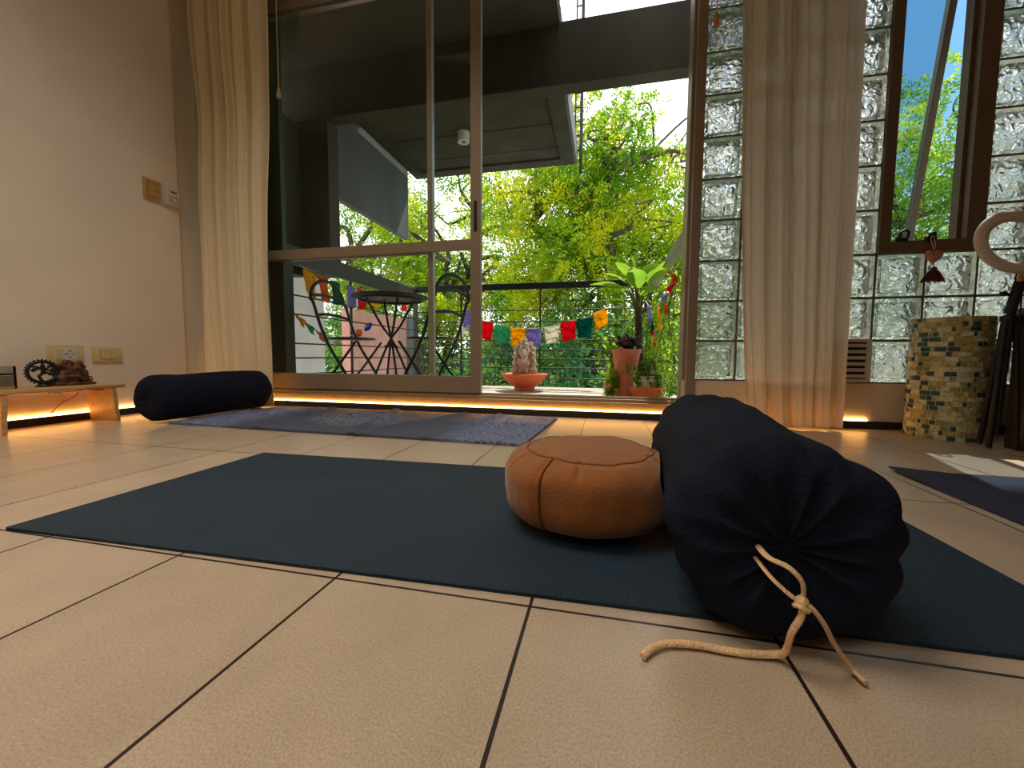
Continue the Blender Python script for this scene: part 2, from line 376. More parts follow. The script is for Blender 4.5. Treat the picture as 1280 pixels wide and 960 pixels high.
# front wall: base under the door, base under the glass blocks, lintel, far right
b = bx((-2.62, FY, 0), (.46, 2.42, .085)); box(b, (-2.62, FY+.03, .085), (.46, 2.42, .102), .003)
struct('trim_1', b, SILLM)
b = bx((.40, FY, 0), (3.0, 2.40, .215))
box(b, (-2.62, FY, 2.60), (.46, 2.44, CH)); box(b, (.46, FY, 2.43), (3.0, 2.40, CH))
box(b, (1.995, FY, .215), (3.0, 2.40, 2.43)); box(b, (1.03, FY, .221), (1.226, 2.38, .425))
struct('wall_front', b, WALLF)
# skirtings
struct('baseboard_front', bx((-2.56, FY-.014, 0), (2.98, FY-.0005, .036), .002), BASEB)
struct('baseboard_left', bx((LX+.0005, -3.1, 0), (LX+.014, 2.03, .036), .002), BASEB)
# LED strips lying on the skirting
def ledstrip(label, lo, hi, nrm):
    t = thing('led_strip', label, 'light strip', (lo[0], lo[1], lo[2]))
    obj('diffuser', bx(lo, hi, .001), LED, t)
    return t
ledstrip('glowing warm LED strip along the foot of the left wall behind the bench', (LX+.001, -1.2, .0365), (LX+.009, 2.02, .0445), 'x')
ledstrip('glowing warm LED strip under the glass door sill and curtain', (-2.54, FY-.009, .0365), (1.225, FY-.001, .0445), 'y')

# ------------------------------------------------------------------ glass block wall
gw = struct_root('window_2', (.457, FY, .22))
PX, PZ = .1935, .2005
def block_mesh():
    bm = BM(); n = 10; W, D, Hh = .183, .085, .190
    box(bm, (-W/2, 0, -Hh/2), (W/2, D, Hh/2), .008)
    n0 = len(bm.faces)
    box(bm, (-W/2+.015, .007, -Hh/2+.015), (W/2-.015, D-.007, Hh/2-.015), .010)
    bm.faces.ensure_lookup_table()
    inner = bm.faces[n0:]; bmesh.ops.reverse_faces(bm, faces=inner)
    for f in inner: f.material_index = 1
    me = bpy.data.meshes.new('glass_block'); bm.to_mesh(me); bm.free()
    me.materials.append(BLOCK); me.materials.append(BLOCKI)
    for p in me.polygons: p.use_smooth = True
    try: me.set_sharp_from_angle(angle=.5)
    except Exception: pass
    return me
bmesh_blk = block_mesh()
mort = BM()
COLS, ROWS = 8, 11
x0, z0 = .455, .217
for i in range(COLS):
    for j in range(ROWS):
        if i in (4, 5) and j >= 3: continue
        if i == 3 and j == 0: continue
        cx = x0+PX*(i+.5); cz = z0+PZ*(j+.5)
        o = bpy.data.objects.new('glass_block', bmesh_blk); COL.objects.link(o); o.parent = gw
        o.location = Vector((cx, FY+.006, cz))-gw.location
for i in range(COLS+1):
    xx = x0+PX*i
    top = z0+PZ*(3 if i == 5 else ROWS)
    box(mort, (xx-.005, FY+.012, z0), (xx+.005, FY+.085, top))
for j in range(ROWS+1):
    zz = z0+PZ*j
    segs = [(x0, x0+PX*4), (x0+PX*6, x0+PX*8)] if j > 3 else [(x0, x0+PX*8)]
    for a, c in segs: box(mort, (a, FY+.0125, zz-.005), (c, FY+.0845, zz+.005))
obj('mortar_grid', mort, mat('grey_mortar', rgb(112, 104, 94), .9, .1, 30, .2, 90), gw)

# vent grille replacing one block
vt = thing('vent_grille', 'white louvred vent grille set low in the wall beside the right curtain', 'vent', (1.13, FY, .22))
b = BM()
for lo, hi in (((1.035, .222), (1.225, .236)), ((1.035, .411), (1.225, .425)), ((1.035, .236), (1.049, .411)), ((1.205, .236), (1.225, .411))):
    box(b, (lo[0], FY-.012, lo[1]), (hi[0], FY-.001, hi[1]), .002)
obj('vent_frame', b, WHITEP, vt)
for k in range(6):
    z = .242+k*.029
    bm = BM(); q = box(bm, (1.05, FY-.009, z), (1.204, FY-.0055, z+.021))
    bmesh.ops.rotate(bm, verts=bm.verts, cent=(1.13, FY-.007, z), matrix=Matrix.Rotation(-.35, 3, 'X'))
    obj('slat', bm, WHITEP, vt)
obj('dark_backing', bx((1.05, FY-.0035, .237), (1.204, FY-.001, .41)), BLACKP, vt)

# casement window in the block wall
wx0, wx1, wz0, wz1 = 1.226, 1.622, .816, 2.43
wn = struct_root('window_3', (wx0, FY, wz0))
b = BM(); fw = .045
box(b, (wx0, FY-.006, wz0), (wx0+fw, FY+.09, wz1), .003); box(b, (wx1-fw*1.5, FY-.006, wz0), (wx1, FY+.09, wz1), .003)
box(b, (wx0+fw, FY-.006, wz0), (wx1-fw*1.5, FY+.09, wz0+.055), .003); box(b, (wx0+fw, FY-.006, wz1-.05), (wx1-fw*1.5, FY+.09, wz1), .003)
box(b, (wx1-fw*1.5-.014, FY+.03, wz0+.055), (wx1-fw*1.5, FY+.075, wz1-.05), .002)
obj('window_frame', b, mat('bronze_window_frame', rgb(112, 96, 78), .5, .05, 5, metal=.25), wn)
# top hung sash pushed out at the bottom
def sash(bm_fn):
    bm = bm_fn(); ang = math.radians(9.5)
    bmesh.ops.rotate(bm, verts=bm.verts, cent=(0, FY+.07, wz1-.06), matrix=Matrix.Rotation(ang, 3, 'X'))
    return bm
sx0, sx1, sz0, sz1 = wx0+fw+.004, wx1-fw*1.5-.018, wz0+.06, wz1-.06
def sfr():
    bm = BM(); w = .03
    box(bm, (sx0, FY+.05, sz0), (sx0+w, FY+.08, sz1), .002); box(bm, (sx1-w, FY+.05, sz0), (sx1, FY+.08, sz1), .002)
    box(bm, (sx0+w, FY+.05, sz0), (sx1-w, FY+.08, sz0+w), .002); box(bm, (sx0+w, FY+.05, sz1-w), (sx1-w, FY+.08, sz1), .002); return bm
sf = obj('sash_frame', sash(sfr), mat('grey_sash_frame', rgb(150, 146, 140), .45, .05, 5, metal=.3), wn)
obj('sash_glass', sash(lambda: bx((sx0+.028, FY+.063, sz0+.028), (sx1-.028, FY+.067, sz1-.028))), PANET, sf)
b = bx((1.292, FY-.010, .866), (1.336, FY+.004, .884), .002); tube(b, [(1.298, FY-.014, .88), (1.298, FY-.022, .905), (1.314, FY-.024, .914), (1.33, FY-.022, .905), (1.33, FY-.014, .88)], .006)
obj('window_latch', b, BLACKP, wn, True)
b = bx((1.41, FY-.016, .858), (1.425, FY+.002, .884), .002); ball(b, (1.418, FY-.024, .888), .014); ball(b, (1.402, FY-.02, .874), .011); ball(b, (1.43, FY-.02, .873), .009)
obj('stay_handle', b, BLACKP, wn, True)
# hanging heart and tassel
hg = thing('hanging_heart_tassel', 'cream and red stuffed heart with dark tassel hanging from the casement handle', 'ornament', (1.417, 2.2, .68))
obj('loop_cord', tube(BM(), smoothpath([(1.409, 2.205, .88), (1.403, 2.2, .86), (1.412, 2.2, .832), (1.417, 2.2, .818), (1.42, 2.2, .84), (1.415, 2.205, .88)]), .0018, 6), CORDM, hg, True)
def heart(c, s, th):
    bm = BM(); n = 40; pts = []
    for k in range(n):
        t = 2*PI*k/n; x = 16*math.sin(t)**3; y = 13*math.cos(t)-5*math.cos(2*t)-2*math.cos(3*t)-math.cos(4*t)
        pts.append((x/17*s, y/17*s))
    for sgn in (1, -1):
        prev = None
        for f, d in ((1, 0), (.85, .6), (.5, .95), (0.02, 1.0)):
            ring = [bm.verts.new((c[0]+x*f, c[1]-sgn*th*d, c[2]+y*f)) for x, y in pts]
            if prev:
                for k in range(n):
                    q = (prev[k], prev[(k+1) % n], ring[(k+1) % n], ring[k]); bm.faces.new(q if sgn > 0 else q[::-1])
            prev = ring
        bm.faces.new(prev if sgn > 0 else prev[::-1])
    bmesh.ops.remove_doubles(bm, verts=bm.verts, dist=1e-5); bmesh.ops.recalc_face_normals(bm, faces=bm.faces); return bm
obj('stuffed_heart', heart((1.417, 2.2, .787), .038, .012), HEART, hg, True)
b = BM(); ball(b, (1.423, 2.2, .733), .011); tube(b, [(1.418, 2.2, .752), (1.423, 2.2, .733)], .002)
for k in range(46):
    a = 2*PI*k/46*1.0; rr = .006+.044*(.6+.4*random.random())
    tube(b, smoothpath([(1.423+.004*math.cos(a), 2.2+.004*math.sin(a), .732), (1.423+rr*.55*math.cos(a), 2.2+rr*.35*math.sin(a), .712), (1.423+rr*math.cos(a), 2.2+rr*.5*math.sin(a), .684-.012*random.random())], 3), .0028, 5)
obj('tassel', b, TASSEL, hg, True)

# ------------------------------------------------------------------ sliding glass door
dr = struct_root('door_1', (-.73, FY+.05, .10))
b = BM()
box(b, (.412, FY-.012, .086), (.458, FY+.14, 2.60), .003); box(b, (.398, FY+.02, .103), (.412, FY+.13, 2.59), .002)
box(b, (-2.60, FY-.01, .103), (-2.56, FY+.14, 2.60)); box(b, (-2.56, FY+.0, 2.535), (.398, FY+.14, 2.60), .003)
obj('door_frame', b, ALU, dr)
b = BM()
for y in (FY+.045, FY+.095): box(b, (-2.56, y, .1025), (.398, y+.008, .112))
obj('track', b, ALU, dr)
def leaf(xa, xb, y, wl_, wr_, handle, mt):
    b = BM(); t = .034
    box(b, (xa, y, .113), (xa+wl_, y+t, 2.53), .002); box(b, (xb-wr_, y, .113), (xb, y+t, 2.53), .002)
    box(b, (xa+wl_, y+.001, .113), (xb-wr_, y+t-.001, .212), .002); box(b, (xa+wl_, y+.001, 2.47), (xb-wr_, y+t-.001, 2.53), .002)
    box(b, (xa+wl_, y+.001, .948), (xb-wr_, y+t-.001, 1.006), .002)
    p = obj('sliding_panel', b, mt, dr)
    obj('glass_pane', bx((xa+wl_, y+.014, .213), (xb-wr_, y+.018, .947)), PANE, p)
    obj('glass_pane', bx((xa+wl_, y+.014, 1.007), (xb-wr_, y+.018, 2.469)), PANE, p)
    if handle: obj('door_pull', bx((xb-.040, y-.0035, 1.045), (xb-.022, y+.0005, 1.215), .001), BLACKP, p)
leaf(-2.22, -.703, FY+.028, .045, .062, True, ALU)
leaf(-2.44, -1.018, FY+.078, .045, .034, False, mat('pale_aluminium', rgb(176, 168, 158), .4, .05, 5, metal=.5))
obj('shutter_guide', bx((-2.30, 2.362, .103), (-2.118, 2.398, 2.53), .002), DARKALU, dr)
obj('seal_strip', bx((-2.235, FY+.02, .113), (-2.221, FY+.06, 2.53)), BLACKP, dr)

# ------------------------------------------------------------------ curtains
def curtain(name, label, m, xl, xr, yc, nf, amp, z0, z1, seed, hemz):
    t = thing(name, label, 'curtain', ((xl(0)+xr(0))/2, yc, z0))
    NS, NZ = 240, 90
    def P(s, zz, off=0.0):
        h = (zz-z0)/(z1-z0)
        gather = .35*math.sin(3*PI*s+seed)+.25*math.sin(7*PI*s+2*seed)
        ph = 2*PI*nf*(s+.02*math.sin(4*h+seed)*math.sin(6*s+seed))+gather
        fold = math.sin(ph)+.35*math.sin(2.3*ph+1.3*seed+h*1.5)+.18*math.sin(4.1*ph+h*3)
        fine = .28*math.sin(ph*3.2+seed)*max(0, h-.55)*2
        a = amp*(1.0+.25*h)
        x = xl(h)+(xr(h)-xl(h))*s + .30*a*math.cos(ph*1.0+.6)*(.5+.5*math.sin(PI*s))
        y = yc+a*(fold+fine)*.62+.010*noise.noise(Vector((s*5, h*6, seed)))+off
        return Vector((x, y, zz))
    def grid(za, zb, nzr, off):
        bm = BM(); R = []
        for j in range(nzr+1):
            zz = za+(zb-za)*j/nzr
            R.append([bm.verts.new(P(i/NS, zz, off)) for i in range(NS+1)])
        for j in range(nzr):
            for i in range(NS): bm.faces.new((R[j][i], R[j][i+1], R[j+1][i+1], R[j+1][i]))
        return bm
    obj('curtain_panel', grid(z0, z1, NZ, 0), m, t, True)
    obj('hem', grid(z0+.001, hemz, 14, .004), m, t, True)
    return t
curtain('linen_curtain', 'cream linen curtain hanging at the left end of the glass door', LINEN,
        lambda h: -2.545-.02*h+.03*math.exp(-((h-.62)/.12)**2), lambda h: -2.012+.035*h-.03*math.exp(-((h-.3)/.25)**2), 2.145, 5.5, .030, .012, 2.9, 1.7, .15)
curtain('voile_curtain', 'sheer beige curtain hanging in front of the glass blocks at right', SHEER,
        lambda h: .69-.13*min(1, h*1.25)**.7, lambda h: 1.075-.012*h, 2.142, 4.6, .030, .012, 2.9, 4.1, .215)

def pull(label, x, y, zt, zb, m):
    t = thing('blind_cord', label, 'cord', (x, y, zb))
    obj('cord', tube(BM(), [(x, y, zt), (x+.001, y, (zt+zb)/2), (x, y, zb+.06)], .0022, 6), CORDW, t)
    obj('cord_pull', lathe(BM(), [(0, zb), (.013, zb+.002), (.014, zb+.012), (.009, zb+.045), (.005, zb+.062), (0, zb+.064)], (x, y, 0), 16), m, t, True)
pull('white blind cord with cream bell pull beside the left curtain', -1.955, 2.19, 2.85, 1.885, IVORY)
pull('blind cord with wooden pull between door frame and right curtain', .484, 2.19, 2.85, 1.893, mat('honey_wood', rgb(190, 130, 70), .5, .1, 20))

# ------------------------------------------------------------------ things on the left wall
def plate(name, label, cat, ya, yb, za, zb, m, d=.009, extra=None, bev=.003):
    t = thing(name, label, cat, (LX, (ya+yb)/2, (za+zb)/2))
    obj('cover_plate', bx((LX+.0005, ya, za), (LX+d, yb, zb), bev), m, t, True)
    if extra: extra(t)
    return t
def sw_extra(t):
    obj('insert', bx((LX+.009, 1.852, 1.228), (LX+.0105, 1.915, 1.318), .0005), mat('ochre_plastic', rgb(160, 124, 60), .5, .05, 10), t)
    for z in (1.237, 1.275): obj('rocker', bx((LX+.0106, 1.86, z), (LX+.0135, 1.907, z+.034), .001), GOLDP, t)
plate('light_switch', 'yellowed square light switch on the left wall beside the thermostat', 'switch', 1.838, 1.928, 1.211, 1.335, GOLDP, .009, sw_extra)
def th_extra(t):
    obj('thermostat_body', bx((LX+.012, 1.945, 1.218), (LX+.026, 2.026, 1.332), .006), WHITEP, t, True)
    obj('display_slot', bx((LX+.0255, 1.972, 1.294), (LX+.0275, 2.008, 1.302)), BLACKP, t)
    dl = lathe(BM(), [(0, .0), (.012, .0), (.012, .004), (0, .005)], (0,0,0), 20)
    bmesh.ops.rotate(dl, verts=dl.verts, cent=(0,0,0), matrix=Matrix.Rotation(PI/2, 3, 'Y')); bmesh.ops.translate(dl, verts=dl.verts, vec=(LX+.0268, 1.992, 1.252))
    obj('dial', dl, WHITEP, t, True)
    obj('lower_panel', bx((LX+.0255, 1.958, 1.228), (LX+.0268, 2.018, 1.276), .0005), mat('pale_grey_plastic', rgb(180, 172, 164), .5, .04, 10), t)
plate('thermostat', 'white wall thermostat with a dark slot, right of the switch', 'thermostat', 1.938, 2.03, 1.212, 1.336, WHITEP, .012, th_extra, .004)
def so_extra(t):
    obj('insert', bx((LX+.009, 1.405, .303), (LX+.0105, 1.487, .358), .0005), WHITEP, t)
    obj('rocker', bx((LX+.0106, 1.409, .307), (LX+.0128, 1.432, .354), .0008), IVORY, t)
    b = BM()
    for y, z, r in ((1.462, .346, .5), (1.474, .331, -.5), (1.462, .316, 0), (1.448, .331, .5)):
        bb = box(b, (LX+.0106, y-.006, z-.0016), (LX+.0112, y+.006, z+.0016))
    obj('socket_slots', b, BLACKP, t)
plate('wall_socket', 'ivory wall socket with slots behind the carved figure on the bench', 'socket', 1.378, 1.518, .288, .374, IVORY, .009, so_extra)
def s2_extra(t):
    obj('insert', bx((LX+.009, 1.583, .304), (LX+.0105, 1.652, .354), .0005), GOLDP, t)
    for k in range(3): obj('rocker', bx((LX+.0106, 1.585+k*.0225, .306), (LX+.0132, 1.585+k*.0225+.0205, .352), .0008), IVORY, t)
plate('light_switch', 'ivory three-rocker switch plate low on the wall, right of the socket', 'switch', 1.551, 1.684, .29, .37, IVORY, .009, s2_extra)

# ------------------------------------------------------------------ low bench and what stands on it
bt = thing('low_bench', 'low pale wooden bench against the left wall', 'bench', (-2.45, 1.33, 0))
BZ = .184
b = BM()
box(b, (-2.548, 1.02, BZ-.021), (-2.358, 1.562, BZ), .009)
obj('bench_top', b, WOOD, bt, True)
for y, dy in ((1.135, -.008), (1.512, .012)):
    bm = BM(); box(bm, (-2.537, y-.009, 0), (-2.362, y+.009, BZ-.022), .002)
    for v in bm.verts:
        if v.co.z < .05: v.co.y += dy
    obj('leg', bm, WOOD, bt)
b = BM()
for y in (1.46, 1.482): box(b, (-2.50, y, BZ-.028), (-2.40, y+.012, BZ-.0215), .001)
obj('bracket', b, BLACKM, bt)
# led connector and red wire hanging under the bench
lc = thing('led_controller', 'black LED connector with red wires hanging under the bench top', 'wire', (-2.45, 1.39, .1))
b = BM(); box(b, (-2.47, 1.32, BZ-.0285), (-2.455, 1.455, BZ-.0215), .001)
for k in range(9): box(b, (-2.472, 1.325+k*.0145, BZ-.032), (-2.462, 1.333+k*.0145, BZ-.0215), .0008)
obj('connector', b, BLACKP, lc)
obj('red_wire', tube(BM(), smoothpath([(-2.463, 1.43, .15), (-2.465, 1.425, .136), (-2.48, 1.41, .12), (-2.51, 1.39, .095), (-2.535, 1.375, .065), (-2.554, 1.372, .05)]), .0022, 6), RED, lc, True)
obj('orange_wire', tube(BM(), smoothpath([(-2.463, 1.36, .15), (-2.47, 1.375, .135), (-2.485, 1.39, .12), (-2.515, 1.385, .09), (-2.553, 1.378, .05)]), .0016, 6), mat('orange_wire', rgb(206, 110, 60), .5, .1, 10), lc, True)

# black dancing figure in a flaming ring
nt_ = thing('dancing_figure_ring', 'small black metal dancing figure inside a flame ring on the bench', 'figurine', (-2.44, 1.296, BZ))
def spin(pts): return pts
R0 = .050; zc = BZ+.067
b = BM()
cir = [(-2.44, 1.296+R0*1.0*math.cos(a), zc+.92*R0*math.sin(a)) for a in [2*PI*k/40 for k in range(40)]]
tube(b, cir, .0070, 8, closed=True)
for k in range(26):
    a = 2*PI*k/26+.1
    if abs(math.sin(a)+1) < .05: continue
    c = Vector((-2.44, 1.296+R0*math.cos(a), zc+.92*R0*math.sin(a))); d = Vector((0, math.cos(a), math.sin(a)))
    tube(b, [c+d*.003, c+d*.008, c+d*.0125], [.0042, .0040, .0015], 6)
obj('flame_ring', b, BLACKM, nt_, True)
b = BM(); Y0 = 1.296
def L3(pts, r): tube(b, smoothpath([(-2.44, Y0+p[0], zc+p[1]) for p in pts], 4), r, 7)
ball(b, (-2.44, Y0+.002, zc+.026), .0085, (1, 1, 1.1)); tube(b, [(-2.44, Y0+.002, zc+.03), (-2.44, Y0+.001, zc+.046)], [.006, .002], 7)
L3([(.002, .02), (.003, .006), (.0, -.01)], .0085)
L3([(0, -.008), (-.012, -.018), (-.006, -.034), (0, -.046)], .0058)
L3([(0, -.008), (.016, -.004), (.026, -.014), (.038, -.006)], .0052)
L3([(-.002, .012), (-.018, .014), (-.030, .004), (-.036, .012)], .0042)
L3([(.004, .012), (.02, .018), (.03, .03), (.036, .024)], .0042)
L3([(-.002, .014), (-.02, .024), (-.034, .022)], .004); L3([(.004, .01), (.022, .006), (.034, -.004)], .0038)
ball(b, (-2.44, Y0-.024, zc+.012), .010, (.5, 1, .8)); ball(b, (-2.44, Y0+.024, zc+.024), .008, (.5, 1, .8))
obj('dancer', b, BLACKM, nt_, True)
b = BM(); lathe(b, [(0, BZ+.0002), (.026, BZ+.0002), (.026, BZ+.004), (.018, BZ+.009), (.016, BZ+.016), (.02, BZ+.019), (0, BZ+.021)], (-2.44, 1.296, 0), 20)
obj('lotus_base', b, BLACKM, nt_, True)

def sculpt(name, bm, m, parent, vox, dist=.0, sc=20, smooth=True):
    o = obj(name, bm, m, parent, False)
    r = o.modifiers.new('remesh', 'REMESH'); r.mode = 'VOXEL'; r.voxel_size = vox; r.use_smooth_shade = True
    if dist:
        tx = bpy.data.textures.new(name, 'CLOUDS'); tx.noise_scale = sc
        d = o.modifiers.new('disp', 'DISPLACE'); d.texture = tx; d.strength = dist; d.mid_level = .5; d.texture_coords = 'LOCAL'
    return o
# reclining carved figure
cv = thing('carved_figurine', 'dark brown carved wooden figure lying beside the black ring figurine', 'figurine', (-2.455, 1.41, BZ))
b = BM(); cy = 1.405; cx = -2.455
for (y, z, r, s) in ((-.05, .028, .03, (1,1,.9)), (-.02, .05, .03, (1,1.1,1)), (.012, .045, .032, (1,1.1,1)), (.045, .036, .027, (1,1,1.1)), (-.045, .062, .02, (1,1,1)), (.03, .075, .017, (1,1.4,.8)),
                      (-.02, .082, .017, (1,1.5,.7)), (.062, .018, .019, (1,1.1,.9)), (-.07, .05, .015, (1,1,1.4)), (.052, .062, .014, (1,1,1)), (.005, .018, .03, (1,1.6,.6)), (.078, .012, .012, (1,1.2,.9)), (-.065, .012, .018, (1,1,.7))):
    ball(b, (cx+random.uniform(-.006, .006), cy+y, BZ+z+.001), r, s)
tube(b, smoothpath([(cx+.02, cy-.06, BZ+.08), (cx+.024, cy-.02, BZ+.06), (cx+.026, cy+.02, BZ+.065), (cx+.022, cy+.05, BZ+.03)]), .007, 8)
tube(b, smoothpath([(cx+.022, cy-.04, BZ+.03), (cx+.03, cy, BZ+.035), (cx+.03, cy+.04, BZ+.018)]), .007, 8)
box(b, (cx-.03, cy-.08, BZ+.0005), (cx+.03, cy+.088, BZ+.01))
for v in b.verts: v.co.z = BZ+.0005+(v.co.z-BZ)*1.28; v.co.y = cy+(v.co.y-cy)*.86
sculpt('carved_body', b, BROWNW, cv, .0032, .010, .012)
b = tube(BM(), [(cx+.005, cy+.066+.009*math.cos(a), BZ+.030+.009*math.sin(a)) for a in [2*PI*k/16 for k in range(16)]], .0025, 6, closed=True)
obj('curled_tail', b, BROWNW, cv, True)

gl = thing('glass_candle', 'clear glass tumbler candle standing at the left end of the bench', 'candle', (-2.45, 1.165, BZ))
gx, gy = -2.45, 1.165
obj('tumbler', lathe(BM(), [(0, BZ+.0005), (.046, BZ+.0005), (.048, BZ+.004), (.048, BZ+.095), (.0455, BZ+.095), (.0455, BZ+.01), (0, BZ+.01)], (gx, gy, 0), 40), TUMBLER, gl, True)
obj('wax', lathe(BM(), [(0, BZ+.0105), (.0448, BZ+.0105), (.0448, BZ+.056), (0, BZ+.055)], (gx, gy, 0), 32), WAX, gl, True)
obj('wick', tube(BM(), [(gx, gy, BZ+.055), (gx+.001, gy, BZ+.066)], .0012, 6), BLACKP, gl)
obj('label_band', lathe(BM(), [(.0484, BZ+.058), (.0484, BZ+.064)], (gx, gy, 0), 40), BLACKP, gl, True)

# ------------------------------------------------------------------ yoga mats and cloth
def matslab(name, label, m, corners, th, nx=60, ny=24, wr=None, curl=None, cat='yoga mat'):
    cs = [Vector((*c, 0)) for c in corners]
    c0 = sum(cs, Vector())/4
    bm = BM(); G = []
    for j in range(ny+1):
        row = []
        for i in range(nx+1):
            s, t = i/nx, j/ny
            p = (cs[0]*(1-s)+cs[1]*s)*(1-t)+(cs[3]*(1-s)+cs[2]*s)*t
            z = th
            if wr: z += wr(s, t, p)
            row.append(bm.verts.new((p.x, p.y, z)))
        G.append(row)
    for j in range(ny):
        for i in range(nx): bm.faces.new((G[j][i], G[j][i+1], G[j+1][i+1], G[j+1][i]))
    loop = G[0]+[G[j][nx] for j in range(1, ny+1)]+G[ny][:nx][::-1]+[G[j][0] for j in range(1, ny)][::-1]
    low = [bm.verts.new((v.co.x, v.co.y, max(.0004, v.co.z-th))) for v in loop]
    n = len(loop)
    for k in range(n): bm.faces.new((loop[(k+1) % n], loop[k], low[k], low[(k+1) % n]))
    bmesh.ops.translate(bm, verts=bm.verts, vec=(-c0.x, -c0.y, 0))
    o = obj(name, bm, m); o.location = (c0.x, c0.y, 0)
    return tag(o, label, cat)
matslab('yoga_mat', 'dark teal yoga mat under the tan cushion and navy bolster', MATTEAL, [(-1.102, .517), (.612, .549), (.600, 1.170), (-1.112, 1.128)], .0055)
matslab('yoga_mat', 'navy yoga mat at the right edge of the photo, near the mosaic cylinder', MATNAVY, [(.815, -.25), (1.46, -.25), (1.46, 1.405), (.838, 1.412)], .004, wr=lambda s, t, p: .010*max(0, 1-s*4)*max(0, t*6-5))
def wrk(s, t, p):
    z = 0
    for c, w, a, k in ((.12, .010, .006, .10), (.26, .012, .010, -.08), (.40, .010, .007, .14), (.52, .013, .011, -.12), (.66, .010, .008, .10), (.80, .012, .008, .05), (.9, .01, .005, -.1)):
        d = (s-c-k*(t-.5)); z += a*math.exp(-(d/w)**2)*(.4+.6*abs(math.sin(5*t+c*20)))
    z += .006*math.exp(-((t-.55-.05*math.sin(7*s))/.05)**2)+.003*(nz((s*9, t*3, 0))+.4)
    e = min(s, 1-s, t, 1-t)
    return 1.7*max(0, z)*min(1, e*20+.35)
matslab('patterned_yoga_cloth', 'creased blue-grey patterned cloth lying below the glass door', RUG, [(-2.02, 1.50), (-.285, 1.45), (-.235, 2.135), (-1.97, 2.15)], .010, 220, 50, wrk, cat='cloth')

# ------------------------------------------------------------------ bolsters
def bolster(label, c1, c2, r, cap, seed, cord=False, amp=1.0):
    a = Vector(c1); e = Vector(c2); ax = (e-a); Lc = ax.length; ax.normalize()
    s = ax.cross(Vector((0,0,1))).normalized(); u = s.cross(ax)
    mid = (a+e)/2
    t = thing('bolster', label, 'bolster', (mid.x, mid.y, 0))
    NT = 120
    half = Lc/2+cap
    prof = []   # (axial, radius)
    for k in range(12): prof.append((-half+.010*(1-((k+1)/12)**.5)-.0, (r-cap)*(k+1)/12))     # near end disc, dimpled centre
    for k in range(1, 10):
        q = PI/2*k/10; prof.append((-half+cap-cap*math.cos(q), r-cap+cap*math.sin(q)))
    for k in range(0, 61): prof.append((-Lc/2+Lc*k/60, r))
    m = len(prof)-61
    end = [( -p[0], p[1]) for p in prof[:m]][::-1]
    prof = prof+end
    def pos(axv, rr, th):
        de = min(abs(axv+half), abs(half-axv))
        near = math.exp(-(de/.10)); nr = rr/r
        q = th*13+2.0*nz((math.cos(th), math.sin(th), seed), 1.6)+(2.2*(axv))+seed
        pl = (abs(math.sin(q/2))*2-1.2)*.0042*near*amp
        q2 = th*5+axv*9+seed
        pl += .004*math.exp(-de/.3)*math.sin(q2)*amp
        big = .007*nz((axv*4, math.cos(th)*1.3, math.sin(th)*1.3), 1, seed)
        sm = .0025*nz((axv*14, math.cos(th)*4, math.sin(th)*4), 1, seed)
        R = rr+(pl+big+sm)*nr
        A = axv - math.copysign(1, axv)*((abs(math.sin(q/2))-.5)*.009*nr*(1-nr)*3.2*amp if de < cap*1.3 else 0)
        p = mid+ax*A+R*(math.cos(th)*s+math.sin(th)*u)
        if cord and p.z < .03 and p.y < .54: p.z += 0
        fl = .0062 if True else 0
        if p.z < fl+.008: p.z = fl+(.008)*math.exp((p.z-fl-.008)/.02)
        return p
    def strip(i0, i1, close0, close1):
        bm = BM(); R = []
        for i in range(i0, i1+1):
            axv, rr = prof[i]
            R.append([bm.verts.new(pos(axv, rr, 2*PI*k/NT)) for k in range(NT)])
        for A, B in zip(R, R[1:]):
            for k in range(NT): bm.faces.new((A[k], A[(k+1) % NT], B[(k+1) % NT], B[k]))
        if close0: bm.faces.new(R[0][::-1])
        if close1: bm.faces.new(R[-1])
        bmesh.ops.recalc_face_normals(bm, faces=bm.faces)
        return bm
    M = len(prof)
    obj('cover', strip(m-4, M-1-m+4, False, False), NAVY, t, True)
    obj('end_panel', strip(0, m-4, True, False), NAVY, t, True)
    obj('end_panel', strip(M-1-m+4, M-1, False, True), NAVY, t, True)
    if cord:
        d = BM(); w = .0038
        tube(d, smoothpath([(.176, .500, .122), (.178, .474, .121), (.192, .462, .1185), (.203, .458, .108), (.206, .458, .094), (.2035, .459, .084)]), w, 8, flat=(1, .6))
        tube(d, smoothpath([(.174, .500, .108), (.180, .474, .101), (.191, .464, .092), (.2025, .460, .084)]), w*.72, 8, flat=(1, .6))
        tube(d, smoothpath([(.205, .457, .084), (.204, .456, .070), (.199, .462, .048), (.199, .474, .018), (.192, .482, .0075), (.168, .480, .0055), (.140, .479, .0055), (.111, .480, .006), (.078, .474, .0065), (.060, .462, .006), (.049, .448, .005)]), [w*1.15]*61, 8, flat=(1, .7))
        tube(d, smoothpath([(.205, .457, .086), (.214, .455, .080), (.226, .457, .064), (.240, .466, .040), (.256, .474, .018), (.264, .474, .0075), (.268, .461, .0055)]), w*.95, 8, flat=(1, .7))
        dd = obj('drawstring', d, CORDM, t, True); dd['label'] = 'cream cotton drawstring'
        k = BM(); ball(k, (.2045, .457, .085), .0065, (1, 1, 1.2)); tube(k, [(.2045+.006*math.cos(q), .457+.006*math.sin(q), .081+.002*math.sin(2*q)) for q in [2*PI*j/12 for j in range(12)]], .0028, 6, closed=True)
        obj('knot', k, CORDM, dd, True)
    return t
bolster('large navy bolster with cream drawstring, leaning against the tan cushion', (.208, .535, .124), (.252, 1.085, .124), .122, .045, 1.3, True, 1.25)
